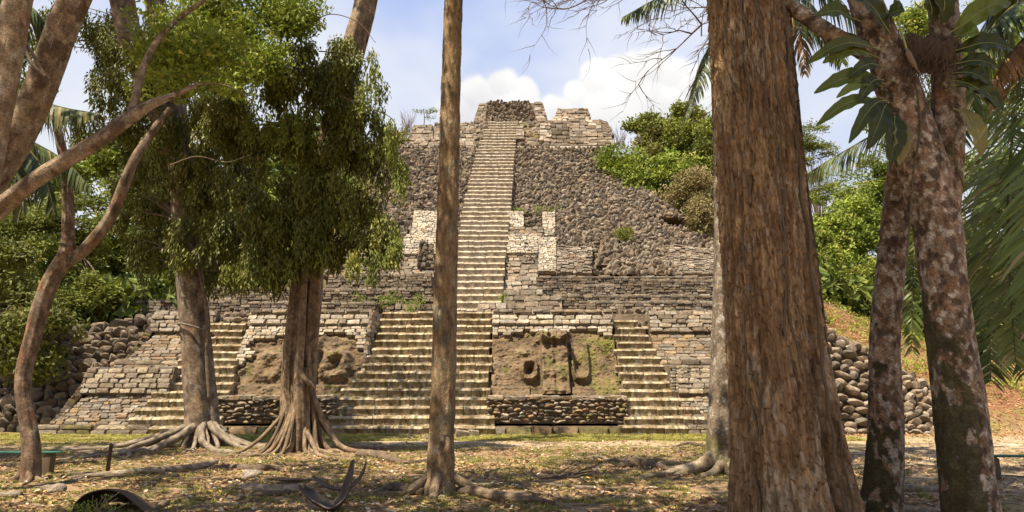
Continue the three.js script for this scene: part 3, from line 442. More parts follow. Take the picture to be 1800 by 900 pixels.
// ---------------------------------------------------------------- trunks, limbs and roots
// a tapering, bent tube with relief and colour of its own; pts: [Vector3, radius]
function limb(pts, { seg = 60, rad = 16, disp = null, color = null, uScale = 1, close = true, vStretch = 1 } = {}) {
  const vk = uScale / (2 * Math.PI * pts[pts.length >> 1][1]) * vStretch;
  const curve = new THREE.CatmullRomCurve3(pts.map((p) => p[0]), false, 'centripetal'); const n = pts.length - 1;
  const pos = [], uv = [], col = [], idx = []; let s = 0, prev = null;
  let T = curve.getTangent(0), Nn = new V3(1, 0, 0); if (Math.abs(T.x) > 0.9) Nn.set(0, 0, 1); Nn.addScaledVector(T, -Nn.dot(T)).normalize();
  for (let i = 0; i <= seg; i++) {
    const t = i / seg, c = curve.getPoint(t); T = curve.getTangent(t); Nn.addScaledVector(T, -Nn.dot(T)).normalize(); const B = new V3().crossVectors(T, Nn);
    const f = t * n, k = Math.min(n - 1, Math.floor(f)), fr = f - k, sm = fr * fr * (3 - 2 * fr); const r = lerp(pts[k][1], pts[k + 1][1], sm); s += prev ? prev.distanceTo(c) : 0; prev = c;
    for (let j = 0; j <= rad; j++) {
      const jj = j % rad, th = jj / rad * Math.PI * 2; const q = r + (disp ? disp(th, s, r, t) : 0);
      const p = c.clone().addScaledVector(Nn, Math.cos(th) * q).addScaledVector(B, Math.sin(th) * q); pos.push(p.x, p.y, p.z); uv.push(j / rad * uScale, s * vk); if (color) col.push(...color(th, s, p, t));
    }
  }
  const w = rad + 1; for (let i = 0; i < seg; i++) for (let j = 0; j < rad; j++) { const a = i * w + j; idx.push(a, a + 1, a + w, a + 1, a + w + 1, a + w); }
  if (close) for (const e of [0, seg]) { const c = curve.getPoint(e / seg), b = pos.length / 3; pos.push(c.x, c.y, c.z); uv.push(0.5, 0); if (color) col.push(...color(0, 0, c, e / seg)); for (let j = 0; j < rad; j++) { const a = e * w + j; e ? idx.push(b, a, a + 1) : idx.push(b, a + 1, a); } }
  const g = new THREE.BufferGeometry(); g.setAttribute('position', new THREE.Float32BufferAttribute(pos, 3)); g.setAttribute('uv', new THREE.Float32BufferAttribute(uv, 2)); if (color) g.setAttribute('color', new THREE.Float32BufferAttribute(col, 3)); g.setIndex(idx); g.computeVertexNormals();
  const nn = g.attributes.normal; for (let i = 0; i <= seg; i++) { const a = i * w, b = a + rad; const v = new V3(nn.getX(a) + nn.getX(b), nn.getY(a) + nn.getY(b), nn.getZ(a) + nn.getZ(b)).normalize(); nn.setXYZ(a, v.x, v.y, v.z); nn.setXYZ(b, v.x, v.y, v.z); }
  return g;
}
const pix = (a) => a.map(([px, py, d, w]) => [at(px, py, d), w / 2 / ppm(py, d)]);
const foot = (px, py, d) => { const p = at(px, py, d); p.y = groundY(p.x, p.z); return p; };
// cells for bark plates: [edge closeness, plate hash, height inside the plate]
function cells(x, y, px) { let f1 = 9, f2 = 9, id = 0, dy = 0; const xi = Math.floor(x), yi = Math.floor(y); for (let a = -1; a <= 1; a++) for (let b = -1; b <= 1; b++) { const cx = xi + a, cy = yi + b, wx = ((cx % px) + px) % px; const hx = vh(wx, cy & 255, 5), hy = vh(wx, cy & 255, 77); const ddx = cx + hx - x, ddy = cy + hy - y, d = Math.hypot(ddx, ddy); if (d < f1) { f2 = f1; f1 = d; id = vh(wx, cy & 255, 140); dy = ddy; } else if (d < f2) f2 = d; } return [f2 - f1, id, dy]; }

const barkFine = texture(512, 512, (u, v) => { const a = vfbm(u, v, 24, 5, 5), b = vfbm(u, v, 60, 24, 4, 40); const g = 0.62 + a * 0.42 + (b - 0.5) * 0.42; return [g, g * 0.985, g * 0.96]; });
const barkFineBump = texture(512, 512, (u, v) => 0.6 * vfbm(u, v, 30, 6, 5) + 0.4 * vfbm(u, v, 60, 30, 4, 40), false);
const barkBlotch = texture(512, 512, (u, v) => { const a = vfbm(u, v, 8, 8, 6, 9), b = vfbm(u, v, 40, 40, 3, 44); const g = 0.56 + a * 0.5 + (b - 0.5) * 0.5; return [g, g * 0.99, g * 0.97]; });
const barkMat = (map = barkFine, bump = 0.02) => new THREE.MeshStandardMaterial({ vertexColors: true, map, bumpMap: barkFineBump, bumpScale: bump, roughness: 0.95 });
const barkA = barkMat(barkFine, 0.025), barkB = barkMat(barkBlotch, 0.012);

// colour makers: base and patches (lichen, moss, rust-red crust) with outlines of their own
const patches = (base, alt, list, k = 1, seed = 0) => (th, s, p) => {
  const a = fbm(p.x * 2.2 * k + seed, p.y * 1.1 * k, p.z * 2.2 * k, 4); let c = mix3(base, alt, smooth(-0.22, 0.22, a + 0.4 * n3(p.x * 14 + seed, p.y * 7, p.z * 14)));
  for (const [col, f, thr, w, amt, lim] of list) { const q = fbm(p.x * f + seed * 3.1 + f, p.y * f * 0.7, p.z * f, 5) + (lim ? lim(p) : 0); c = mix3(c, col, smooth(thr, thr + w, q) * amt); }
  return c;
};
const gNoise = (f, amp, seed = 0, sy = 0.35) => (th, s) => amp * fbm(Math.cos(th) * f + seed, s * f * sy, Math.sin(th) * f, 4);

// a root that creeps away from a trunk over the ground
function root(p0, ang, len, r0, { rise = 0.5, bend = 0.5, seed = 1, n = 9, sink = 0.35, disp = 0.15 } = {}) {
  const r = rng(seed); let a = ang; const pts = []; let p = p0.clone();
  for (let i = 0; i <= n; i++) { const t = i / n, rr = r0 * Math.pow(1 - t, 0.7) * 0.95 + 0.008; const gy = groundY(p.x, p.z); pts.push([new V3(p.x, gy + rise * Math.pow(Math.max(0, 1 - t * 2.6), 1.8) + rr * (1 - sink * 1.4) - (t > 0.93 ? rr : 0) - (t > 0.3 ? rr * 0.4 * (0.5 + 0.5 * Math.sin(seed + i * 1.7)) : 0), p.z), rr]); a += (r() - 0.5) * bend; const st = len / n; p = p.clone().add(new V3(Math.cos(a) * st, 0, Math.sin(a) * st)); }
  return pts;
}
const treeLabel = {};
// ---- the massive shaggy trunk right of centre
const BIG_D = 8;
const bigTree = thing('rainforest_tree', 'massive tree with shaggy brown bark standing closest on the right', 'tree', null, foot(1405, 900, BIG_D));
{
  const pts = pix([[1412, 985, BIG_D, 262], [1406, 940, BIG_D, 232], [1400, 900, BIG_D, 208], [1388, 800, BIG_D, 182], [1377, 700, BIG_D, 166], [1366, 600, BIG_D, 156], [1357, 500, BIG_D, 149], [1347, 400, BIG_D, 143], [1338, 300, BIG_D, 138], [1326, 150, BIG_D, 131], [1314, 0, BIG_D, 126], [1300, -220, BIG_D, 122], [1288, -520, BIG_D, 112], [1280, -1000, BIG_D, 100]]);
  pts[0][0].y = -0.4;
  const g = limb(pts, { seg: 900, rad: 320, uScale: 5, vStretch: 0.45,
    disp: (th, s, r) => {
      const arc = th / (Math.PI * 2); const h = s;
      const warp = 0.10 * fbm(Math.cos(th) * 3, h * 0.8, Math.sin(th) * 3, 3);
      // fluting: broad lobes and one deep fold that runs up the right of the front
      const k = smooth(5.2, 0.5, h); let d = 0.05 * r * Math.sin(th * 3 + 0.7) * (0.4 + k) + 0.045 * r * Math.sin(th * 5 + h * 0.25);
      const fold = Math.atan2(Math.sin(th - 5.14 - h * 0.02), Math.cos(th - 5.14 - h * 0.02)); d -= r * 0.50 * k * Math.exp(-Math.pow(fold / 0.17, 2)); d += r * 0.10 * k * Math.exp(-Math.pow((fold - 0.45) / 0.3, 2)) + r * 0.07 * k * Math.exp(-Math.pow((fold + 0.5) / 0.35, 2));
      // long fibrous strips and flaking plates
      const c1 = cells((arc + warp * 0.08) * 44, h * 0.8 + warp * 2, 44), c2 = cells((arc + warp * 0.04) * 96, h * 6.5 + warp * 3, 96);
      d += 0.013 * smooth(0.0, 0.25, c1[0]) + 0.010 * (c1[1] - 0.5) + 0.014 * smooth(0, 0.2, c2[0]) + 0.018 * (c2[1] - 0.5) + 0.026 * c2[2] * (c2[1] > 0.55 ? 1 : 0.2);
      const strip = Math.abs(fbm(Math.cos(th) * 9, h * 0.7, Math.sin(th) * 9, 4)); d -= 0.026 * smooth(0.05, 0.0, strip);
      d += 0.010 * fbm(Math.cos(th) * 26, h * 5, Math.sin(th) * 26, 3);
      return d;
    },
    color: (th, s, p) => { const a = fbm(p.x * 3, p.y * 0.9, p.z * 3, 5), b = fbm(p.x * 16, p.y * 3.2, p.z * 16, 3); const pl = cells(th / (Math.PI * 2) * 96, s * 6.5, 96)[1]; let c = mix3([0.22, 0.128, 0.058], [0.39, 0.25, 0.13], smooth(-0.25, 0.28, a + b * 0.6)); c = mix3(c, [0.47, 0.38, 0.27], smooth(0.10, 0.30, fbm(p.x * 2.1 + 9, p.y * 0.8, p.z * 2.1, 5) + b * 0.35) * 0.75); c = mix3(c, [0.35, 0.30, 0.24], (pl > 0.8 ? 0.55 : 0) * smooth(-0.1, 0.2, b)); return mix3(c, [0.12, 0.066, 0.03], pl < 0.2 ? 0.55 : 0); } });
  part('trunk', g, barkA, bigTree);
  // thin climbing stems on the bark
  const vg = []; for (const [x0, x1, w] of [[1330, 1262, 5], [1365, 1330, 4], [1440, 1350, 6], [1455, 1380, 4], [1310, 1285, 4], [1395, 1300, 4]]) { const rr = rng(x0); const ps = []; for (let i = 0; i <= 26; i++) { const t = i / 26, py = lerp(905, -20, t), cx = lerp(x0, x1, t) + (rr() - 0.5) * 12; const ctr = table([[-20, 1313], [150, 1326], [300, 1338], [500, 1357], [700, 1377], [905, 1401]])(py), hw = table([[-20, 63], [300, 69], [500, 75], [700, 83], [905, 105]])(py); const off = clamp((cx - ctr) / hw, -0.95, 0.95); const rad = hw / ppm(py, BIG_D); const P = at(ctr, py, BIG_D); P.x += off * rad; P.z += Math.sqrt(1 - off * off) * rad * 1.0 + 0.03; ps.push([P, w / 2 / ppm(py, BIG_D) * (0.7 + rr() * 0.5)]); } vg.push(limb(ps, { seg: 90, rad: 6, color: () => [0.26, 0.19, 0.12] })); }
  for (const v of vg) part('climbing_stem', v, barkA, bigTree);
}
// ---- the straight palm-like trunk left of centre
const CENTRE_D = 11.3;
const straightTree = thing('straight_tree', 'slim straight bare trunk standing in front of the main stairs', 'tree', null, foot(772, 865, CENTRE_D));
{
  const pts = pix([[771, 905, CENTRE_D, 66], [772, 868, CENTRE_D, 58], [774, 830, CENTRE_D, 48], [776, 760, CENTRE_D, 43], [780, 650, CENTRE_D, 42], [783, 520, CENTRE_D, 40], [786, 400, CENTRE_D, 37], [790, 250, CENTRE_D, 34], [794, 100, CENTRE_D, 32], [797, 0, CENTRE_D, 31], [801, -150, CENTRE_D, 30], [806, -420, CENTRE_D, 27], [808, -640, CENTRE_D, 22]]);
  pts[0][0].y = -0.25;
  part('trunk', limb(pts, { seg: 620, rad: 72, uScale: 2, disp: (th, s, r) => { const c = cells(th / 6.2832 * 16, s * 5, 16); return 0.006 * smooth(0, 0.2, c[0]) + 0.02 * r * Math.sin(s * 9 + 2 * fbm(th, s, 0, 2)) + gNoise(2, 0.10 * r)(th, s) + 0.012 * fbm(Math.cos(th) * 8, s * 6, Math.sin(th) * 8, 3) - 0.03 * smooth(0.30, 0.42, fbm(Math.cos(th) * 1.6 + 4, s * 2.2, Math.sin(th) * 1.6, 3)); }, color: patches([0.27, 0.17, 0.085], [0.38, 0.265, 0.15], [[[0.44, 0.35, 0.24], 3.5, 0.10, 0.16, 0.7], [[0.13, 0.085, 0.05], 5, 0.12, 0.12, 0.7], [[0.33, 0.185, 0.075], 2.4, 0.14, 0.14, 0.55], [[0.19, 0.175, 0.12], 2.7, 0.16, 0.1, 0.7]], 1.6, 3) }), barkA, straightTree);
  const b = foot(772, 866, CENTRE_D);
  for (const [a, l, w, s] of [[1.7, 0.9, 0.085, 3], [3.0, 1.3, 0.07, 9], [0.1, 1.8, 0.075, 14], [4.4, 1.0, 0.07, 17]]) part('root', limb(root(b.clone().add(new V3(Math.cos(a) * 0.14, 0, Math.sin(a) * 0.14)), a, l, w, { rise: 0.28, seed: s, bend: 0.35 }), { seg: 40, rad: 12, disp: gNoise(2, 0.02, s), color: patches([0.22, 0.15, 0.085], [0.32, 0.24, 0.16], [], 2, s) }), barkA, straightTree);
}
// ---- grey lichen-spotted trunk behind the massive one
const LICHEN_D = 14.2;
const lichenTree = thing('lichen_tree', 'grey lichen spotted trunk with surface roots behind the massive tree', 'tree', null, foot(1272, 822, LICHEN_D));
{
  const pts = pix([[1274, 850, LICHEN_D, 92], [1273, 822, LICHEN_D, 78], [1273, 780, LICHEN_D, 64], [1275, 700, LICHEN_D, 56], [1277, 600, LICHEN_D, 52], [1281, 450, LICHEN_D, 50], [1280, 300, LICHEN_D, 49], [1274, 150, LICHEN_D, 47], [1268, 0, LICHEN_D, 45], [1262, -200, LICHEN_D, 43], [1255, -500, LICHEN_D, 38]]); pts[0][0].y = -0.3;
  part('trunk', limb(pts, { seg: 420, rad: 72, uScale: 2, disp: (th, s, r) => gNoise(2, 0.10 * r, 2)(th, s) + 0.014 * fbm(Math.cos(th) * 10, s * 5, Math.sin(th) * 10, 3) + 0.12 * r * smooth(1.4, 0, s) * Math.sin(th * 4), color: patches([0.16, 0.115, 0.08], [0.26, 0.20, 0.145], [[[0.50, 0.47, 0.42], 9, 0.20, 0.05, 0.85], [[0.34, 0.31, 0.27], 17, 0.17, 0.05, 0.7], [[0.16, 0.135, 0.035], 2.4, 0.10, 0.12, 0.7, (p) => p.y < 1.2 ? 0.1 : -0.2]], 1.6, 8) }), barkB, lichenTree);
  const b = foot(1272, 822, LICHEN_D);
  for (const [a, l, w, s] of [[2.55, 2.1, 0.15, 5], [2.9, 1.7, 0.10, 6], [3.5, 1.0, 0.10, 21], [1.5, 1.3, 0.13, 8], [1.1, 1.0, 0.11, 12], [2.0, 1.1, 0.10, 25], [0.4, 2.0, 0.12, 31]]) part('root', limb(root(b.clone().add(new V3(Math.cos(a) * 0.22, 0, Math.sin(a) * 0.22)), a, l, w, { rise: 0.22, seed: s, bend: 0.8, sink: 0.15 }), { seg: 50, rad: 14, disp: gNoise(2.5, 0.045, s), color: patches([0.25, 0.185, 0.12], [0.37, 0.30, 0.22], [], 2, s) }), barkB, lichenTree);
}
// ---- pair of mottled trunks at the right edge
const PAIR_D = 7.5;
const pairTree = thing('forked_tree', 'mottled forked tree with mossy foot and leafy perching plant at right', 'tree', null, foot(1707, 905, PAIR_D));
const mottled = (seed, mossAmt) => patches([0.23, 0.135, 0.076], [0.38, 0.26, 0.17], [[[0.58, 0.51, 0.43], 16, 0.08, 0.06, 0.85], [[0.46, 0.40, 0.33], 5, 0.16, 0.05, 0.7], [[0.085, 0.05, 0.03], 9, 0.07, 0.08, 0.85], [[0.35, 0.17, 0.075], 3.2, 0.16, 0.12, 0.55], [[0.062, 0.052, 0.012], 7.0, 0.05, 0.07, mossAmt, (p) => 0.08 + 0.9 * fbm(p.x * 2.3, p.y * 1.3, p.z * 2.3 + seed, 2) - Math.max(0, p.y - 0.9) * 0.13 - (p.x + p.y * 0.06 - (seed === 5 ? 4.86 : 4.36)) * 1.1]], 1.8, seed);
const mottledDisp = (seed) => (th, s, r) => gNoise(1.6, 0.16 * r, seed)(th, s) + 0.016 * fbm(Math.cos(th) * 7 + seed, s * 6, Math.sin(th) * 7, 4) + 0.012 * Math.abs(fbm(Math.cos(th) * 14, s * 14, Math.sin(th) * 14 + seed, 3)) + 0.06 * r * smooth(1.6, 0, s) * Math.sin(th * 3 + seed);
{
  const main = pix([[1718, 975, PAIR_D, 118], [1712, 930, PAIR_D, 98], [1706, 890, PAIR_D, 88], [1696, 800, PAIR_D, 82], [1686, 700, PAIR_D, 80], [1671, 600, PAIR_D, 75], [1659, 500, PAIR_D, 71], [1648, 400, PAIR_D, 73], [1630, 320, PAIR_D, 78], [1606, 240, PAIR_D, 76], [1582, 170, PAIR_D, 68], [1556, 90, PAIR_D, 60], [1528, 20, PAIR_D, 52], [1500, -60, PAIR_D, 46], [1470, -200, PAIR_D, 40], [1450, -420, PAIR_D, 34]]); main[0][0].y = -0.3;
  part('trunk', limb(main, { seg: 560, rad: 110, uScale: 3, disp: mottledDisp(5), color: mottled(5, 0.9) }), barkB, pairTree);
  part('limb', limb(pix([[1652, 430, PAIR_D - 0.02, 52], [1658, 360, PAIR_D, 52], [1664, 280, PAIR_D, 52], [1666, 200, PAIR_D, 50], [1664, 110, PAIR_D, 47], [1657, 0, PAIR_D, 46], [1650, -120, PAIR_D, 42], [1650, -380, PAIR_D, 34]]), { seg: 320, rad: 72, uScale: 2, disp: mottledDisp(11), color: mottled(11, 0) }), barkB, pairTree);
  const B = PAIR_D + 0.8; const second = pix([[1535, 960, B, 92], [1544, 905, B, 72], [1551, 850, B, 62], [1556, 760, B, 56], [1556, 680, B, 50], [1555, 600, B, 47], [1563, 500, B, 46], [1573, 410, B, 46], [1582, 330, B, 48], [1596, 250, B - 0.4, 46], [1612, 180, B - 0.8, 38]]); second[0][0].y = -0.3;
  part('trunk', limb(second, { seg: 460, rad: 80, uScale: 2, disp: mottledDisp(17), color: mottled(17, 0.95) }), barkB, pairTree);
  part('branch', limb(pix([[1562, 118, PAIR_D, 34], [1520, 92, PAIR_D, 30], [1470, 66, PAIR_D, 28], [1425, 36, PAIR_D + 0.2, 26], [1385, 8, PAIR_D + 0.3, 24], [1340, -30, PAIR_D + 0.5, 20], [1250, -120, PAIR_D + 0.7, 14]]), { seg: 140, rad: 36, uScale: 1, disp: mottledDisp(23), color: mottled(23, 0) }), barkB, pairTree);
  // twining stems
  for (const [a, s] of [[[[1610, 150], [1618, 220], [1606, 300], [1600, 380], [1596, 430]], 3], [[[1690, 210], [1675, 260], [1695, 330]], 5]]) part('vine', limb(a.map(([x, y], i) => [at(x, y, PAIR_D - 0.32 + 0.06 * i), 0.012]), { seg: 40, rad: 6, color: () => [0.2, 0.16, 0.08] }), barkB, pairTree);
  for (const [px, py, d, a, l, w, s] of [[1580, 850, 11.8, 0.15, 1.1, 0.07, 2], [1560, 895, 9.6, 0.2, 1.2, 0.07, 4]]) part('root', limb(root(foot(px, py, d), a, l, w, { rise: 0, seed: s, bend: 0.3, sink: 0.2 }), { seg: 40, rad: 12, disp: gNoise(2, 0.03, s), color: patches([0.25, 0.185, 0.12], [0.37, 0.30, 0.22], [], 2, s) }), barkB, pairTree);
}
// ---- left: vine-wrapped tree with a spreading root plate
const T1D = 20.9;
const rootTree = thing('buttress_tree', 'grey trunk ringed by a vine with roots spreading over the grass', 'tree', null, foot(355, 785, T1D));
const greyBark = (seed) => patches([0.185, 0.13, 0.088], [0.30, 0.225, 0.155], [[[0.36, 0.32, 0.27], 5, 0.13, 0.08, 0.7], [[0.085, 0.06, 0.04], 5.5, 0.10, 0.1, 0.7], [[0.26, 0.15, 0.08], 2.6, 0.14, 0.12, 0.5]], 1.4, seed);
{
  const pts = pix([[358, 800, T1D, 86], [356, 785, T1D, 70], [355, 760, T1D, 56], [352, 700, T1D, 50], [346, 620, T1D, 48], [338, 540, T1D, 47], [331, 460, T1D, 45], [325, 380, T1D, 43], [319, 300, T1D, 40], [310, 210, T1D, 38], [296, 120, T1D, 38], [280, 40, T1D, 36], [262, -60, T1D, 32], [250, -200, T1D, 26]]); pts[0][0].y = -0.3;
  part('trunk', limb(pts, { seg: 360, rad: 60, uScale: 2, disp: (th, s, r) => gNoise(1.8, 0.16 * r, 4)(th, s) + 0.10 * r * Math.sin(th * 4 + s * 0.4) * smooth(7, 0, s) - 0.16 * r * Math.exp(-Math.pow(Math.atan2(Math.sin(th - 5.7), Math.cos(th - 5.7)) / 0.16, 2)) + 0.012 * fbm(Math.cos(th) * 7, s * 4, Math.sin(th) * 7, 3), color: greyBark(2) }), barkB, rootTree);
  // the ring of vine round the trunk and hanging cords
  const ringPts = []; for (let i = 0; i <= 20; i++) { const t = i / 20 * Math.PI * 2 * 1.15; const c = at(345, 588 - Math.cos(t) * 4 - i * 0.6, T1D); ringPts.push([c.add(new V3(Math.cos(t + 2.4) * 0.49, Math.sin(t * 1.3) * 0.05, Math.sin(t + 2.4) * 0.56)), 0.03]); } part('vine', limb(ringPts, { seg: 80, rad: 8, color: () => [0.26, 0.22, 0.17] }), barkB, rootTree);
  part('vine', limb(pix([[368, 700, T1D - 0.45, 7], [364, 620, T1D - 0.45, 8], [366, 560, T1D - 0.45, 7], [352, 480, T1D - 0.45, 6], [346, 400, T1D - 0.4, 6]]), { seg: 70, rad: 8, color: () => [0.20, 0.15, 0.10] }), barkB, rootTree);
  part('limb', limb(pix([[318, 300, T1D, 30], [290, 220, T1D - 0.3, 34], [255, 140, T1D - 0.6, 36], [230, 70, T1D - 1, 40], [215, 0, T1D - 1.4, 40], [200, -90, T1D - 2, 34]]), { seg: 120, rad: 32, disp: gNoise(1.8, 0.08, 9), color: greyBark(7) }), barkB, rootTree);
  const b = foot(355, 785, T1D);
  const rs = [[2.7, 4.5, 0.07, 71], [2.95, 5.2, 0.06, 73], [3.15, 4.4, 0.065, 79], [2.5, 3.6, 0.07, 83], [1.95, 3.2, 0.07, 89], [1.0, 3.0, 0.07, 97], [0.4, 4.4, 0.065, 101], [0.05, 2.6, 0.07, 103], [1.2, 4.0, 0.16, 3], [1.75, 4.6, 0.17, 5], [2.2, 4.2, 0.12, 8], [2.6, 5.5, 0.13, 13], [2.85, 6.5, 0.12, 17], [3.05, 6.5, 0.11, 19], [3.3, 5.0, 0.11, 23], [0.7, 3.6, 0.14, 29], [0.25, 3.8, 0.12, 31], [-0.15, 3.2, 0.11, 37], [0.5, 2.2, 0.10, 41], [2.4, 2.6, 0.11, 43], [1.45, 2.4, 0.10, 47], [3.9, 2.0, 0.1, 53], [5.2, 2.0, 0.1, 59]];
  for (const [a, l, w, s] of rs) part('root', limb(root(b.clone().add(new V3(Math.cos(a) * 0.32, 0, Math.sin(a) * 0.32)), a, l, w * 0.7, { rise: 0.6, seed: s, bend: 0.7, n: 14, sink: 0.3 }), { seg: 60, rad: 10, disp: gNoise(2.5, 0.03, s), color: patches([0.22, 0.165, 0.115], [0.35, 0.285, 0.215], [], 2, s) }), barkB, rootTree);
}
// ---- left of centre: strangler fig, many fused stems and a skirt of roots
const T2D = 19.2;
const figTree = thing('fig_tree', 'leaning fig of fused stems with a skirt of roots before the stairs', 'tree', null, foot(523, 795, T2D));
{
  const fig = (seed) => patches([0.23, 0.15, 0.088], [0.36, 0.255, 0.16], [[[0.38, 0.32, 0.25], 5, 0.14, 0.08, 0.6], [[0.09, 0.058, 0.036], 5, 0.10, 0.1, 0.7]], 1.4, seed);
  const stem = (a, seed, rad = 48) => { const p = pix(a); p[0][0].y = -0.25; part('stem', limb(p, { seg: 260, rad, uScale: 2, disp: (th, s, r) => gNoise(1.8, 0.2 * r, seed)(th, s) + 0.16 * r * Math.sin(th * 5 + s * 0.5 + seed) + 0.01 * fbm(Math.cos(th) * 7, s * 5, Math.sin(th) * 7 + seed, 3), color: fig(seed) }), barkB, figTree); };
  stem([[520, 808, T2D, 60], [517, 760, T2D, 42], [513, 700, T2D, 34], [514, 640, T2D, 31], [521, 560, T2D, 30], [531, 480, T2D, 30], [543, 400, T2D, 29], [560, 310, T2D, 30], [586, 210, T2D, 31], [610, 120, T2D, 33], [634, 40, T2D, 34], [650, -30, T2D, 33], [668, -160, T2D, 28]], 3);
  stem([[534, 808, T2D + 0.2, 50], [537, 740, T2D + 0.2, 34], [541, 680, T2D + 0.2, 28], [546, 600, T2D + 0.2, 26], [552, 520, T2D + 0.2, 26], [556, 440, T2D + 0.2, 26], [562, 370, T2D + 0.2, 26], [580, 280, T2D + 0.2, 26], [604, 180, T2D + 0.15, 27], [628, 90, T2D + 0.1, 27], [650, 0, T2D + 0.1, 26], [670, -120, T2D, 22]], 9);
  stem([[523, 806, T2D - 0.4, 26], [527, 740, T2D - 0.42, 18], [525, 660, T2D - 0.42, 15], [530, 590, T2D - 0.4, 12], [534, 500, T2D - 0.35, 11], [540, 420, T2D - 0.35, 10], [552, 360, T2D - 0.3, 9]], 15, 20);
  stem([[505, 806, T2D - 0.2, 24], [506, 740, T2D - 0.3, 16], [503, 680, T2D - 0.25, 13], [507, 600, T2D - 0.2, 12], [515, 520, T2D - 0.2, 11], [526, 440, T2D - 0.2, 10]], 21, 20);
  part('burr', limb(pix([[528, 650, T2D - 0.38, 8], [536, 666, T2D - 0.45, 8], [545, 674, T2D - 0.45, 8], [554, 684, T2D - 0.4, 6]]), { seg: 20, rad: 16, disp: gNoise(2, 0.02, 5), color: fig(5) }), barkB, figTree);
  const b = foot(523, 795, T2D); const r = rng(61);
  for (let i = 0; i < 34; i++) { const a = i < 26 ? -0.4 + (i / 26) * 4.0 : 3.6 + (i - 26) / 8 * 2.3; const top = 0.6 + r() * 1.7, len = 1.0 + r() * (i % 5 === 0 ? 3.2 : 1.3), w = 0.035 + r() * 0.06; const p0 = b.clone().add(new V3(Math.cos(a) * 0.30, 0, Math.sin(a) * 0.26)); const pts = root(p0, a + (r() - 0.5) * 0.5, len, w, { rise: top * 0.75, seed: 100 + i, bend: 0.5, n: 10, sink: 0.2 }); pts.unshift([new V3(b.x - 0.05 + Math.cos(a) * 0.22, b.y + top + 0.5, b.z + Math.sin(a) * 0.22), w * 0.7]); part('root', limb(pts, { seg: 48, rad: 9, disp: gNoise(2.5, 0.02, i), color: fig(i) }), barkB, figTree); }
}
// ---- far left: slim leaning tree that forks
const T3D = 13.05;
const leanTree = thing('leaning_tree', 'thin crooked tree that forks, standing beside the left bench', 'tree', null, foot(48, 845, T3D));
{
  const c = (s) => patches([0.19, 0.115, 0.07], [0.30, 0.205, 0.135], [[[0.40, 0.33, 0.25], 5, 0.14, 0.08, 0.6], [[0.10, 0.065, 0.04], 6, 0.10, 0.1, 0.7], [[0.33, 0.15, 0.07], 3, 0.14, 0.12, 0.6]], 2, s);
  const m = pix([[52, 865, T3D, 44], [54, 835, T3D, 32], [55, 790, T3D, 28], [49, 740, T3D, 26], [41, 690, T3D, 25], [43, 650, T3D, 25], [57, 595, T3D, 26], [76, 530, T3D, 27], [97, 482, T3D, 28], [117, 448, T3D, 28], [120, 415, T3D, 20], [120, 370, T3D, 18], [118, 320, T3D, 17], [110, 270, T3D, 15], [95, 200, T3D, 12]]); m[0][0].y = -0.2;
  part('trunk', limb(m, { seg: 260, rad: 36, disp: gNoise(2, 0.045, 3), color: c(4) }), barkB, leanTree);
  part('limb', limb(pix([[104, 470, T3D, 20], [140, 446, T3D, 20], [168, 417, T3D, 20], [192, 385, T3D, 19], [212, 340, T3D, 18], [232, 290, T3D, 16], [262, 240, T3D + 0.2, 13], [300, 190, T3D + 0.3, 9]]), { seg: 140, rad: 24, disp: gNoise(2, 0.03, 8), color: c(8) }), barkB, leanTree);
  const b = foot(50, 846, T3D); for (const [a, l, w, s] of [[2.6, 0.7, 0.07, 3], [1.3, 0.8, 0.07, 7], [0.3, 0.6, 0.06, 11]]) part('root', limb(root(b, a, l, w, { rise: 0.25, seed: s, n: 7 }), { seg: 24, rad: 10, disp: gNoise(2, 0.02, s), color: c(s) }), barkB, leanTree);
}
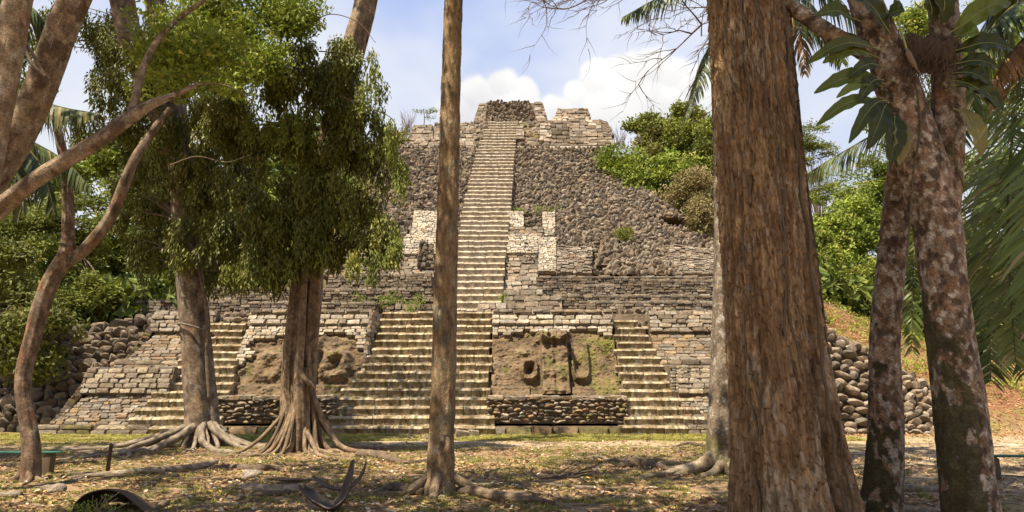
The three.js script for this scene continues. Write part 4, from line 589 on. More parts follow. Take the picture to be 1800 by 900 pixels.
// ---- near trunks cut by the left edge
const T4D = 8.2;
const edgeTree = thing('edge_tree', 'pale flaking trunk and long bough slanting in at the left edge', 'tree', null, foot(-150, 900, T4D));
const flaky = (s) => patches([0.30, 0.20, 0.12], [0.40, 0.295, 0.195], [[[0.14, 0.085, 0.05], 4.2, 0.05, 0.08, 0.85], [[0.46, 0.38, 0.29], 6, 0.16, 0.06, 0.6]], 2, s);
{
  const m = pix([[-175, 985, T4D, 110], [-160, 900, T4D, 84], [-138, 700, T4D, 70], [-110, 520, T4D, 64], [-70, 400, T4D, 60], [-20, 315, T4D, 56], [22, 250, T4D, 52], [58, 180, T4D, 50], [86, 110, T4D, 48], [112, 40, T4D, 48], [140, -20, T4D, 46], [175, -100, T4D, 40], [210, -260, T4D, 32]]); m[0][0].y = -0.3;
  part('trunk', limb(m, { seg: 420, rad: 64, uScale: 2, disp: (th, s, r) => gNoise(1.8, 0.16 * r, 3)(th, s) + 0.10 * r * Math.sin(th * 3 + s) + 0.008 * fbm(Math.cos(th) * 8, s * 6, Math.sin(th) * 8, 3), color: flaky(3) }), barkB, edgeTree);
  part('bough', limb(pix([[-120, 440, T4D, 44], [-60, 415, T4D - 0.1, 38], [0, 366, T4D - 0.2, 33], [60, 318, T4D - 0.2, 29], [120, 280, T4D - 0.1, 27], [180, 243, T4D, 25], [232, 205, T4D + 0.1, 23], [268, 183, T4D + 0.2, 17], [305, 168, T4D + 0.3, 12], [345, 150, T4D + 0.4, 7]]), { seg: 240, rad: 36, disp: gNoise(2, 0.03, 12), color: flaky(12) }), barkB, edgeTree);
  part('bough', limb(pix([[228, 210, T4D + 0.1, 15], [240, 165, T4D + 0.2, 14], [252, 120, T4D + 0.3, 12], [270, 82, T4D + 0.4, 11], [300, 45, T4D + 0.5, 9], [345, 10, T4D + 0.6, 7], [400, -30, T4D + 0.7, 5]]), { seg: 120, rad: 20, disp: gNoise(2, 0.015, 14), color: flaky(14) }), barkB, edgeTree);
  part('twig', limb(pix([[80, 135, T4D - 0.3, 6], [45, 75, T4D - 0.35, 5], [55, 110, T4D - 0.4, 5], [80, 135, T4D - 0.35, 4]]), { seg: 30, rad: 8, color: () => [0.3, 0.22, 0.15] }), barkB, edgeTree);
}
const edgeTree2 = thing('edge_tree', 'straight pale trunk in the top left corner', 'tree', null, foot(-190, 930, 7.4));
{
  const d = 7.4; const m = pix([[-140, 1010, d, 90], [-120, 900, d, 64], [-85, 650, d, 56], [-50, 430, d, 52], [-18, 260, d, 48], [8, 130, d, 46], [28, 20, d, 44], [48, -100, d, 40], [80, -300, d, 32]]); m[0][0].y = -0.3;
  part('trunk', limb(m, { seg: 360, rad: 56, uScale: 2, disp: (th, s, r) => gNoise(1.8, 0.08 * r, 33)(th, s) + 0.006 * fbm(Math.cos(th) * 8, s * 6, Math.sin(th) * 8, 3), color: patches([0.34, 0.225, 0.13], [0.46, 0.35, 0.23], [[[0.30, 0.13, 0.06], 3.4, 0.12, 0.08, 0.7], [[0.52, 0.46, 0.38], 5, 0.14, 0.06, 0.6]], 2, 31) }), barkB, edgeTree2);
}

// ---------------------------------------------------------------- foliage
function bladeLeaf(len, wid, fold, curl) { // five-point leaf lying along +y, folded on its midrib
  return { v: [[0, 0, 0], [-wid / 2, len * 0.42, fold], [wid / 2, len * 0.42, fold], [0, len * 0.48, 0], [0, len, -curl]], f: [[0, 1, 3], [0, 3, 2], [1, 4, 3], [3, 4, 2]] };
}
function sprig(seed, { n = 18, len = 0.13, wid = 0.05, spread = 0.35, hang = 0, twig = true, flat = 0 }) {
  const r = rng(seed), pos = []; const q = new THREE.Quaternion(), e = new THREE.Euler();
  for (let i = 0; i < n; i++) {
    const l = len * (0.7 + r() * 0.6), L2 = bladeLeaf(l, wid * (0.75 + r() * 0.5), wid * 0.22, l * 0.16);
    const p = new V3((r() - 0.5), (r() - 0.5), (r() - 0.5)).multiplyScalar(spread * 1.6); if (hang) { p.x *= 0.45; p.z *= 0.45; p.y = -r() * spread * 1.8; }
    if (flat) p.y *= 0.35;
    const dir = hang ? new V3((r() - 0.5) * 1.1, -0.9 - r() * 0.5, (r() - 0.5) * 1.1) : flat ? new V3(r() - 0.5, (r() - 0.65) * 0.5, r() - 0.5) : new V3(r() - 0.5, r() - 0.55, r() - 0.5); dir.normalize();
    q.setFromUnitVectors(new V3(0, 1, 0), dir); const tw = new THREE.Quaternion().setFromAxisAngle(new V3(0, 1, 0), r() * 6.28); q.multiply(tw);
    const vs = L2.v.map((a) => new V3(...a).applyQuaternion(q).add(p)); for (const f of L2.f) for (const k of f) pos.push(vs[k].x, vs[k].y, vs[k].z);
  }
  const g = new THREE.BufferGeometry(); g.setAttribute('position', new THREE.Float32BufferAttribute(pos, 3)); g.computeVertexNormals(); return g;
}
const leafMat = (c, rough = 0.62, tr = 0.34) => new THREE.MeshPhysicalMaterial({ color: c, roughness: rough, transmission: tr, thickness: 0, side: THREE.DoubleSide, specularIntensity: 0.5 });
const WHITE = L(1, 1, 1);
const leafM = leafMat(WHITE, 0.75, 0.36), leafGloss = leafMat(WHITE, 0.5, 0.28);
const SPRIG = {
  droop: [1, 2, 3].map((k) => sprig(k, { n: 22, len: 0.15, wid: 0.052, spread: 0.34, hang: 1 })),
  small: [4, 5, 6].map((k) => sprig(k, { n: 22, len: 0.13, wid: 0.065, spread: 0.36 })),
  broad: [7, 8, 9].map((k) => sprig(k, { n: 18, len: 0.26, wid: 0.13, spread: 0.5 })),
  tier: [10, 11, 12].map((k) => sprig(k, { n: 26, len: 0.22, wid: 0.10, spread: 0.75, flat: 1 })),
  big: [13, 14, 15].map((k) => sprig(k, { n: 16, len: 0.36, wid: 0.17, spread: 0.7 })),
};
const twigMat = new THREE.MeshStandardMaterial({ color: L(0.13, 0.09, 0.055), roughness: 0.95 });
// a crown from lobes [centre, rx, ry, rz, sprigs]; clumps inside the lobes leave gaps, twigs run to the clumps
function crown(parent, lobes, { kind = 'small', colors, seed = 1, clump = 0.3, clumps = 10, mat = leafM, scale = 1, from = null, twigs = true, down = 0.15 }) {
  const r = rng(seed), gs = SPRIG[kind]; const put = gs.map(() => []); const tw = [];
  const gauss = () => (r() + r() + r() - 1.5) / 1.5;
  for (const [c, rx, ry, rz, n] of lobes) {
    const cs = []; for (let k = 0; k < clumps; k++) { const d = new V3(gauss(), gauss(), gauss()).normalize().multiplyScalar(0.35 + 0.65 * Math.cbrt(r())); cs.push([new V3(c.x + d.x * rx, c.y + d.y * ry, c.z + d.z * rz), 0.6 + r() * 0.8, r()]); }
    for (let i = 0; i < n; i++) { const [cc, cr, tone] = cs[Math.floor(r() * cs.length)]; const s = clump * cr; const p = new V3(cc.x + gauss() * rx * s * 2, cc.y + gauss() * ry * s * 1.7, cc.z + gauss() * rz * s * 2); put[Math.floor(r() * gs.length)].push([p, tone]); }
    if (twigs && from) { const f = typeof from === 'function' ? from(c) : from; for (const [cc] of cs.slice(0, Math.min(cs.length, 7))) { const m = f.clone().lerp(cc, 0.55); m.y += 0.18 * f.distanceTo(cc) * (r() - 0.2); tw.push(limb([[f, 0.018 + f.distanceTo(cc) * 0.005], [m.clone().add(new V3((r() - 0.5) * 0.3, (r() - 0.5) * 0.3, (r() - 0.5) * 0.3)), 0.01 + f.distanceTo(cc) * 0.002], [cc, 0.004]], { seg: 10, rad: 5, close: false })); } }
  }
  const o = new THREE.Object3D(), col = new THREE.Color();
  put.forEach((list, gi) => {
    if (!list.length) return; const im = lit(new THREE.InstancedMesh(gs[gi], mat, list.length)); im.name = 'crown'; im.userData.kind = 'stuff';
    list.forEach(([p, tone], i) => { o.position.copy(p); o.rotation.set((r() - 0.5) * 0.7, r() * 6.28, (r() - 0.5) * 0.7); o.scale.setScalar(scale * (0.75 + r() * 0.5)); o.updateMatrix(); im.setMatrixAt(i, o.matrix); const t = clamp(tone * 0.7 + r() * 0.45), a = colors[0], b = colors[1]; const k = 0.8 + r() * 0.4; col.setRGB(lerp(a[0], b[0], t) * k, lerp(a[1], b[1], t) * k, lerp(a[2], b[2], t) * k); if (colors[2] && r() < 0.06) col.setRGB(...colors[2]); im.setColorAt(i, col); });
    if (parent.position.lengthSq() > 0) im.position.copy(parent.position).negate(); parent.add(im);
  });
  if (tw.length) part('twigs', mergeGeometries(tw), twigMat, parent);
}
const lobe = (px, py, d, wx, wy, n, dz = 0.8) => { const k = ppm(py, d); return [at(px, py, d), wx / k, wy / k, (wx + wy) / 2 / k * dz, n]; };
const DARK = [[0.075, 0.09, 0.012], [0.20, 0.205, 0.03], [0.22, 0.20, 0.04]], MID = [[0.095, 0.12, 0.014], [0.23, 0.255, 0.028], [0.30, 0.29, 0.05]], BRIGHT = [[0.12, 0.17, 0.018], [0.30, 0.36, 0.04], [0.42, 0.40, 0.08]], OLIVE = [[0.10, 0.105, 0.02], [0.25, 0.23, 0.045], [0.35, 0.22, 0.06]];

// hanging crowns over the left half
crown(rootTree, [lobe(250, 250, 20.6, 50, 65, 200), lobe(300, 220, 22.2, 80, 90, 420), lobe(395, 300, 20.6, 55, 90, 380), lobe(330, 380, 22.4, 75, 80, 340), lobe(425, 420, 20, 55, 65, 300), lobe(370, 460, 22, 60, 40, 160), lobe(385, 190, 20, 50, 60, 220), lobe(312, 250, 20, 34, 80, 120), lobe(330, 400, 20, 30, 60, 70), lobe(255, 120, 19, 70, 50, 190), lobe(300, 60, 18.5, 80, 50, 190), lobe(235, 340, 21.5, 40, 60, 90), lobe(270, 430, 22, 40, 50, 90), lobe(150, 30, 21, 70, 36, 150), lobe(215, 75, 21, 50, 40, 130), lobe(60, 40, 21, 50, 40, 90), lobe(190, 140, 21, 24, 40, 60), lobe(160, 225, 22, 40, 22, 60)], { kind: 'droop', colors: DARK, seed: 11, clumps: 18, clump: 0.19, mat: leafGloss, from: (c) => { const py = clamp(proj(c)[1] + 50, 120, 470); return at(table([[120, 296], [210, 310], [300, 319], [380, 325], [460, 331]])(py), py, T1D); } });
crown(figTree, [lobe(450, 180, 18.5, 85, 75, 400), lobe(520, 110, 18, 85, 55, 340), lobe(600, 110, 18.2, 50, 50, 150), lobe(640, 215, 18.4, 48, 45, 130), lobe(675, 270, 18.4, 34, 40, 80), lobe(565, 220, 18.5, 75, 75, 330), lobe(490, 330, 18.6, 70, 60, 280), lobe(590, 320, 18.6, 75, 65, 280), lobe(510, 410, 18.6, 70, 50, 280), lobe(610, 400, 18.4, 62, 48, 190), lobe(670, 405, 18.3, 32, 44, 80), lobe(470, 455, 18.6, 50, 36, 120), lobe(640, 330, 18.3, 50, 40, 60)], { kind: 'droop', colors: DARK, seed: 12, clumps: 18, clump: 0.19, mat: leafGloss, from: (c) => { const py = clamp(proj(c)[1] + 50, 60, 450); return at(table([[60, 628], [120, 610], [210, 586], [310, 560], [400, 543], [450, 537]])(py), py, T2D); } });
crown(figTree, [[690, 235, 6, 40], [702, 290, 6, 34], [656, 105, 7, 28], [668, 150, 6, 30], [706, 320, 5, 30], [640, 150, 8, 30], [700, 400, 6, 36], [690, 430, 6, 26], [655, 445, 7, 26], [620, 450, 8, 24], [500, 205, 8, 40], [470, 215, 8, 36], [440, 205, 8, 36], [525, 190, 7, 40]].map(([x, y, w, h]) => lobe(x, y, 17.4, w, h, 12, 0.4)), { kind: 'droop', colors: MID, seed: 19, clumps: 7, clump: 0.3, twigs: false, scale: 0.9 });
crown(figTree, [lobe(430, 40, 17, 110, 45, 420), lobe(520, 20, 17, 40, 30, 120), lobe(350, 80, 16.5, 80, 45, 260), lobe(440, 120, 16.5, 60, 40, 160)], { kind: 'small', colors: BRIGHT, seed: 13, clumps: 14, from: (c) => c.clone().lerp(at(470, 160, 18), 0.6) });
crown(edgeTree, [lobe(310, 120, 9.2, 60, 36, 60), lobe(360, 95, 9.3, 50, 36, 50), lobe(290, 60, 9, 40, 30, 20)], { kind: 'small', colors: BRIGHT, seed: 14, clumps: 12, scale: 0.75, twigs: false });
// long bare arching twigs in the hanging crowns
for (const [t, a] of [[figTree, [[400, 60, 17], [470, 75, 16.8], [500, 110, 16.6], [520, 160, 16.6]]], [figTree, [[540, 45, 17], [580, 25, 17], [630, 40, 17], [660, 75, 17]]], [figTree, [[560, 90, 17.6], [610, 95, 17.6], [655, 110, 17.6], [668, 140, 17.6]]], [figTree, [[600, 170, 17.6], [650, 190, 17.6], [690, 210, 17.5], [700, 250, 17.5], [708, 300, 17.5]]], [rootTree, [[300, 290, 17], [345, 275, 16.8], [400, 285, 16.6], [440, 272, 16.5]]], [edgeTree, [[300, 168, 8.6], [345, 150, 8.6], [395, 150, 8.7], [450, 180, 8.8]]]]) part('twig', limb(a.map(([x, y, d], i) => [at(x, y, d), 0.018 - i * 0.0035]), { seg: 24, rad: 6 }), twigMat, t);

// high crowns over the camera that dapple the clearing: [tree, centre x, y, depth, radius, sprigs]
const high = (tree, list, seed, colors = MID) => crown(tree, list.map(([x, y, d, r, n]) => [V(x, y, d), r, r * 0.45, r, n * 0.24]), { kind: 'big', colors, seed, clumps: 16, clump: 0.2, twigs: false });
high(bigTree, [[1.6, 14.5, 8, 3.2, 240], [-1.5, 13.5, 6.5, 2.6, 140], [4.4, 13.8, 9.5, 2.6, 140], [0.0, 13.2, 4.4, 2.6, 720], [2.4, 13.4, 5.2, 2.4, 620], [1.0, 12.6, 3.2, 2.4, 520]], 21);
high(straightTree, [[-1.2, 15.2, 11.2, 2.8, 160], [-3.4, 14.4, 10, 2.2, 110]], 22);
high(lichenTree, [[4.2, 15.2, 14.2, 2.4, 220]], 23);
high(pairTree, [[3.4, 11.4, 7.4, 2.4, 240], [5.4, 11.6, 7.2, 2.2, 240], [7.4, 12.2, 9.5, 2.6, 260]], 24);
high(edgeTree, [[-4.6, 10.8, 8, 2.5, 200], [-7.2, 12.6, 9.5, 3.0, 320], [-8.8, 11.5, 6.5, 2.6, 260]], 25);
high(edgeTree2, [[-5.6, 11, 5.6, 2.6, 300], [-2.8, 11.6, 4.6, 2.4, 220]], 26);
high(rootTree, [[-10.5, 18.6, 20, 3.4, 380], [-13.8, 17.8, 19, 3.0, 360]], 27);
high(figTree, [[-4.6, 18.8, 18.4, 2.4, 120]], 28);
high(leanTree, [[-15.2, 10.6, 13.4, 2.4, 330], [-16.5, 12.5, 16, 3.0, 360]], 29);

// ---------------------------------------------------------------- palms
const frondMat = leafMat(WHITE, 0.48, 0.22);
function frond(parent, ctrl, { n = 70, len = 0.8, wid = 0.05, droop = 1, from = 0.18, color = [0.09, 0.12, 0.025], seed = 1, dead = 0, side = 0.9 }) {
  const r = rng(seed), curve = new THREE.CatmullRomCurve3(ctrl), pos = [], col = [];
  const rach = limb(ctrl.map((p, i) => [p, lerp(0.03, 0.006, i / (ctrl.length - 1))]), { seg: 40, rad: 6, color: () => dead ? [0.25, 0.15, 0.07] : [0.27, 0.26, 0.11] });
  for (let i = 0; i < n; i++) for (const sd of [-1, 1]) {
    if (r() < 0.05) continue; const t = from + (1 - from) * (i + r() * 0.5) / n; const p = curve.getPoint(Math.min(1, t)), T = curve.getTangent(Math.min(1, t)); let S = new V3().crossVectors(T, new V3(0, 1, 0)); if (S.length() < 0.35) S.add(new V3(0.8, 0, 0.25)); S.addScaledVector(T, -S.dot(T)).normalize(); S.multiplyScalar(sd);
    const l = len * Math.sin(Math.PI * clamp(0.12 + t * 0.82)) * (0.85 + r() * 0.3) + 0.06; const d = S.clone().multiplyScalar(side).addScaledVector(T, 0.55 + r() * 0.2); d.y += (r() - 0.5) * 0.3; d.normalize(); const g = new V3(0, -droop * (0.8 + r() * 0.5), 0); const W = T.clone().addScaledVector(d, -T.dot(d)).normalize().applyAxisAngle(d, (r() - 0.5) * 1.3);
    const pts = []; let q = p.clone(), dd = d.clone(); const N = 4; for (let k = 0; k <= N; k++) { pts.push(q.clone()); dd.addScaledVector(g, 0.42).normalize(); q = q.clone().addScaledVector(dd, l / N); }
    const w = [0.6, 1, 0.9, 0.6, 0.05]; const c = 0.75 + r() * 0.5, dry = r() < 0.05; const cc = dry ? [0.34, 0.26, 0.12] : [color[0] * c * 1.5, color[1] * c * 1.5, color[2] * c * 1.4];
    for (let k = 0; k < N; k++) { const a = pts[k].clone().addScaledVector(W, wid / 2 * w[k]), b = pts[k].clone().addScaledVector(W, -wid / 2 * w[k]), e = pts[k + 1].clone().addScaledVector(W, wid / 2 * w[k + 1]), f = pts[k + 1].clone().addScaledVector(W, -wid / 2 * w[k + 1]); for (const v of [a, b, e, b, f, e]) { pos.push(v.x, v.y, v.z); col.push(...cc); } }
  }
  const g = new THREE.BufferGeometry(); g.setAttribute('position', new THREE.Float32BufferAttribute(pos, 3)); g.setAttribute('color', new THREE.Float32BufferAttribute(col, 3)); g.computeVertexNormals();
  const m = part('frond', g, frondVC, parent); const rm = lit(new THREE.Mesh(rach, barkA)); rm.name = 'rachis'; m.add(rm);
}
const frondVC = leafMat(WHITE, 0.48, 0.22); frondVC.vertexColors = true;
const A3 = (list) => list.map(([x, y, d]) => at(x, y, d));
function palmTrunk(parent, base, top, r, seed) { part('trunk', limb([[base.clone().add(new V3(0, -0.2, 0)), r * 1.3], [base.clone().lerp(top, 0.3), r], [base.clone().lerp(top, 0.7), r * 0.95], [top, r * 1.1]], { seg: 160, rad: 28, disp: (th, s) => 0.012 * Math.sin(s * 42) + gNoise(2, 0.03, seed)(th, s), color: patches([0.17, 0.12, 0.075], [0.26, 0.19, 0.125], [], 2, seed) }), barkA, parent); }
// right palm: its trunk stands just outside the picture
{
  const c = at(1880, -60, 10.2); const base = foot(1905, 840, 10.4); const p = thing('palm_tree', 'tall palm at right edge with fronds hanging to the ground', 'palm', null, base); palmTrunk(p, base, c, 0.2, 3);
  const G = [0.075, 0.105, 0.022], K = [0.045, 0.065, 0.014];
  frond(p, [c, ...A3([[1815, 60, 9.7], [1785, 200, 9.4], [1772, 360, 9.2], [1776, 500, 9.2], [1786, 640, 9.2]])], { n: 130, len: 0.95, wid: 0.036, droop: 0.32, color: [0.11, 0.135, 0.04], seed: 3, side: 1.0 });
  frond(p, [c, ...A3([[1800, 100, 10.6], [1752, 280, 10.6], [1741, 430, 10.5], [1740, 560, 10.5], [1742, 670, 10.5]])], { n: 130, len: 0.95, wid: 0.036, droop: 0.25, color: K, seed: 4, side: 1.0 });
  frond(p, [c, ...A3([[1770, 60, 11.5], [1680, 180, 12.4], [1622, 330, 12.8], [1606, 470, 12.8], [1602, 620, 12.8]])], { n: 90, len: 0.85, wid: 0.046, droop: 0.4, color: [0.10, 0.125, 0.035], seed: 5, side: 0.8 });
  frond(p, [c, ...A3([[1790, 30, 11], [1690, 130, 12], [1600, 198, 12.8], [1520, 245, 13.2], [1455, 283, 13.4], [1412, 310, 13.5]])], { n: 170, len: 0.9, wid: 0.036, droop: 1.4, color: [0.10, 0.125, 0.05], seed: 6, side: 0.5 });
  frond(p, [c, ...A3([[1850, 100, 9.2], [1825, 260, 8.8], [1815, 420, 8.7], [1822, 600, 8.7]])], { n: 80, len: 0.9, droop: 0.35, color: G, seed: 7 });
  frond(p, [c, ...A3([[1800, -30, 10.6], [1740, 30, 10.9], [1700, 120, 11], [1690, 250, 11]])], { n: 80, len: 0.9, droop: 0.5, color: K, seed: 8 });
  frond(p, [c, ...A3([[1820, -10, 9.8], [1770, 20, 9.6], [1720, 90, 9.6], [1712, 190, 9.6]])], { n: 70, len: 0.8, droop: 0.8, color: K, seed: 9 });
  frond(p, [c, ...A3([[1850, 20, 10], [1800, 70, 9.8], [1760, 120, 9.7], [1748, 190, 9.7]])], { n: 60, len: 0.6, droop: 1.2, color: [0.24, 0.13, 0.06], seed: 10, dead: 1 });
  frond(p, [c, ...A3([[1860, 200, 10.8], [1830, 350, 11], [1810, 500, 11], [1800, 660, 11]])], { n: 80, len: 0.9, droop: 0.5, color: [0.06, 0.085, 0.02], seed: 31 });
  frond(p, [c, ...A3([[1800, 160, 11.6], [1730, 330, 12], [1700, 470, 12], [1700, 600, 12]])], { n: 80, len: 0.9, droop: 0.5, color: [0.07, 0.09, 0.02], seed: 32 });
}
// palm hidden behind the massive trunk, only fronds show
{
  const c = at(1345, -40, 15.2), base = foot(1362, 810, 15.4); const p = thing('palm_tree', 'palm behind the massive trunk with dark fronds drooping against the sky', 'palm', null, base); palmTrunk(p, base, c, 0.18, 8);
  const K = [0.055, 0.075, 0.022];
  frond(p, [c, ...A3([[1300, -30, 14.8], [1262, 60, 14.4], [1232, 130, 14.2], [1205, 205, 14.1]])], { n: 80, len: 0.95, droop: 0.55, color: [0.075, 0.09, 0.04], seed: 11 });
  frond(p, [c, ...A3([[1290, -60, 14.6], [1220, -30, 14], [1150, 0, 13.8], [1095, 30, 13.8]])], { n: 80, len: 0.7, droop: 1.3, color: K, seed: 12 });
  frond(p, [c, ...A3([[1380, -40, 14.6], [1420, 0, 14.2], [1455, 50, 14], [1480, 110, 14]])], { n: 80, len: 0.85, droop: 1.2, color: K, seed: 13 });
  frond(p, [c, ...A3([[1390, -70, 15], [1450, -20, 14.8], [1510, 40, 14.6], [1545, 110, 14.6]])], { n: 80, len: 0.95, droop: 1.2, color: K, seed: 14 });
  frond(p, [c, ...A3([[1370, -20, 13.6], [1410, 20, 13.2], [1450, 45, 13], [1500, 60, 13]])], { n: 150, len: 0.85, wid: 0.034, droop: 1.6, color: K, seed: 33, side: 0.5 });
  frond(p, [c, ...A3([[1370, -10, 15.4], [1395, 20, 15.6], [1410, 70, 15.6], [1415, 130, 15.6]])], { n: 60, len: 0.7, droop: 1.2, color: [0.15, 0.09, 0.045], seed: 15, dead: 1 });
}
// left palm outside the picture
{
  const c = at(-90, 120, 11), base = foot(-130, 840, 11.2); const p = thing('palm_tree', 'palm at left edge with dark fronds drooping behind the slanting bough', 'palm', null, base); palmTrunk(p, base, c, 0.2, 12);
  const K = [0.04, 0.055, 0.014];
  frond(p, [c, ...A3([[-30, 120, 11], [50, 170, 11], [115, 190, 11], [175, 200, 11]])], { n: 80, len: 0.8, droop: 1.4, color: [0.075, 0.08, 0.025], seed: 16 });
  frond(p, [c, ...A3([[-40, 170, 11.4], [20, 230, 11.6], [70, 290, 11.6], [95, 370, 11.6]])], { n: 80, len: 0.95, droop: 0.9, color: K, seed: 17 });
  frond(p, [c, ...A3([[-50, 150, 10.6], [-5, 220, 10.6], [25, 290, 10.6], [40, 370, 10.6]])], { n: 80, len: 0.95, droop: 0.7, color: K, seed: 18 });
  frond(p, [c, ...A3([[-60, 60, 11.5], [0, 10, 12], [50, 10, 12.2], [95, 60, 12.4]])], { n: 80, len: 0.9, droop: 1.2, color: K, seed: 19 });
  frond(p, [c, ...A3([[-30, 200, 11.8], [40, 240, 12], [110, 280, 12.2], [160, 330, 12.2]])], { n: 80, len: 0.8, droop: 1.1, color: [0.055, 0.07, 0.018], seed: 20 });
}
// bare twiggy boughs against the sky, top right of centre: a leafless tree standing behind the massive trunk
{
  const base = foot(1372, 800, 17.5); const t = thing('bare_tree', 'leafless tree behind the massive trunk with fine twigs against the sky', 'tree', null, base);
  part('trunk', limb([[base.clone().add(new V3(0, -0.2, 0)), 0.2], [at(1362, 500, 17.5), 0.15], [at(1350, 200, 17.3), 0.11], [at(1330, -40, 17), 0.07], [at(1310, -160, 17), 0.05]], { seg: 60, rad: 16, disp: gNoise(2, 0.03, 4), color: greyBark(4) }), barkB, t);
  const r = rng(77), tg = []; const branchOut = (p, d, l, rr, lev) => { const pts = [[p, rr]]; let q = p.clone(), dd = d.clone(); for (let i = 0; i < 5; i++) { dd.add(new V3((r() - 0.5) * 0.7, (r() - 0.5) * 0.5, (r() - 0.5) * 0.6)).normalize(); q = q.clone().addScaledVector(dd, l / 5); pts.push([q, rr * (1 - (i + 1) / 5.5)]); if (lev > 0 && i > 0) for (let k = 0; k < (r() < 0.5 ? 1 : 2); k++) branchOut(q, dd.clone().add(new V3((r() - 0.5) * 1.6, (r() - 0.5) * 1.2, (r() - 0.5) * 1.2)).normalize(), l * (0.4 + r() * 0.25), rr * 0.55, lev - 1); } tg.push(limb(pts, { seg: 10, rad: 5, close: false })); };
  branchOut(at(1335, -20, 17), at(1140, 45, 16.5).sub(at(1335, -20, 17)).normalize(), 3.4, 0.045, 3); branchOut(at(1340, 40, 17.1), at(1230, 80, 16.8).sub(at(1340, 40, 17.1)).normalize(), 1.9, 0.035, 2); branchOut(at(1320, -70, 17), at(1010, -10, 16.5).sub(at(1320, -70, 17)).normalize(), 4.4, 0.05, 3);
  part('twigs', mergeGeometries(tg), twigMat, t);
}

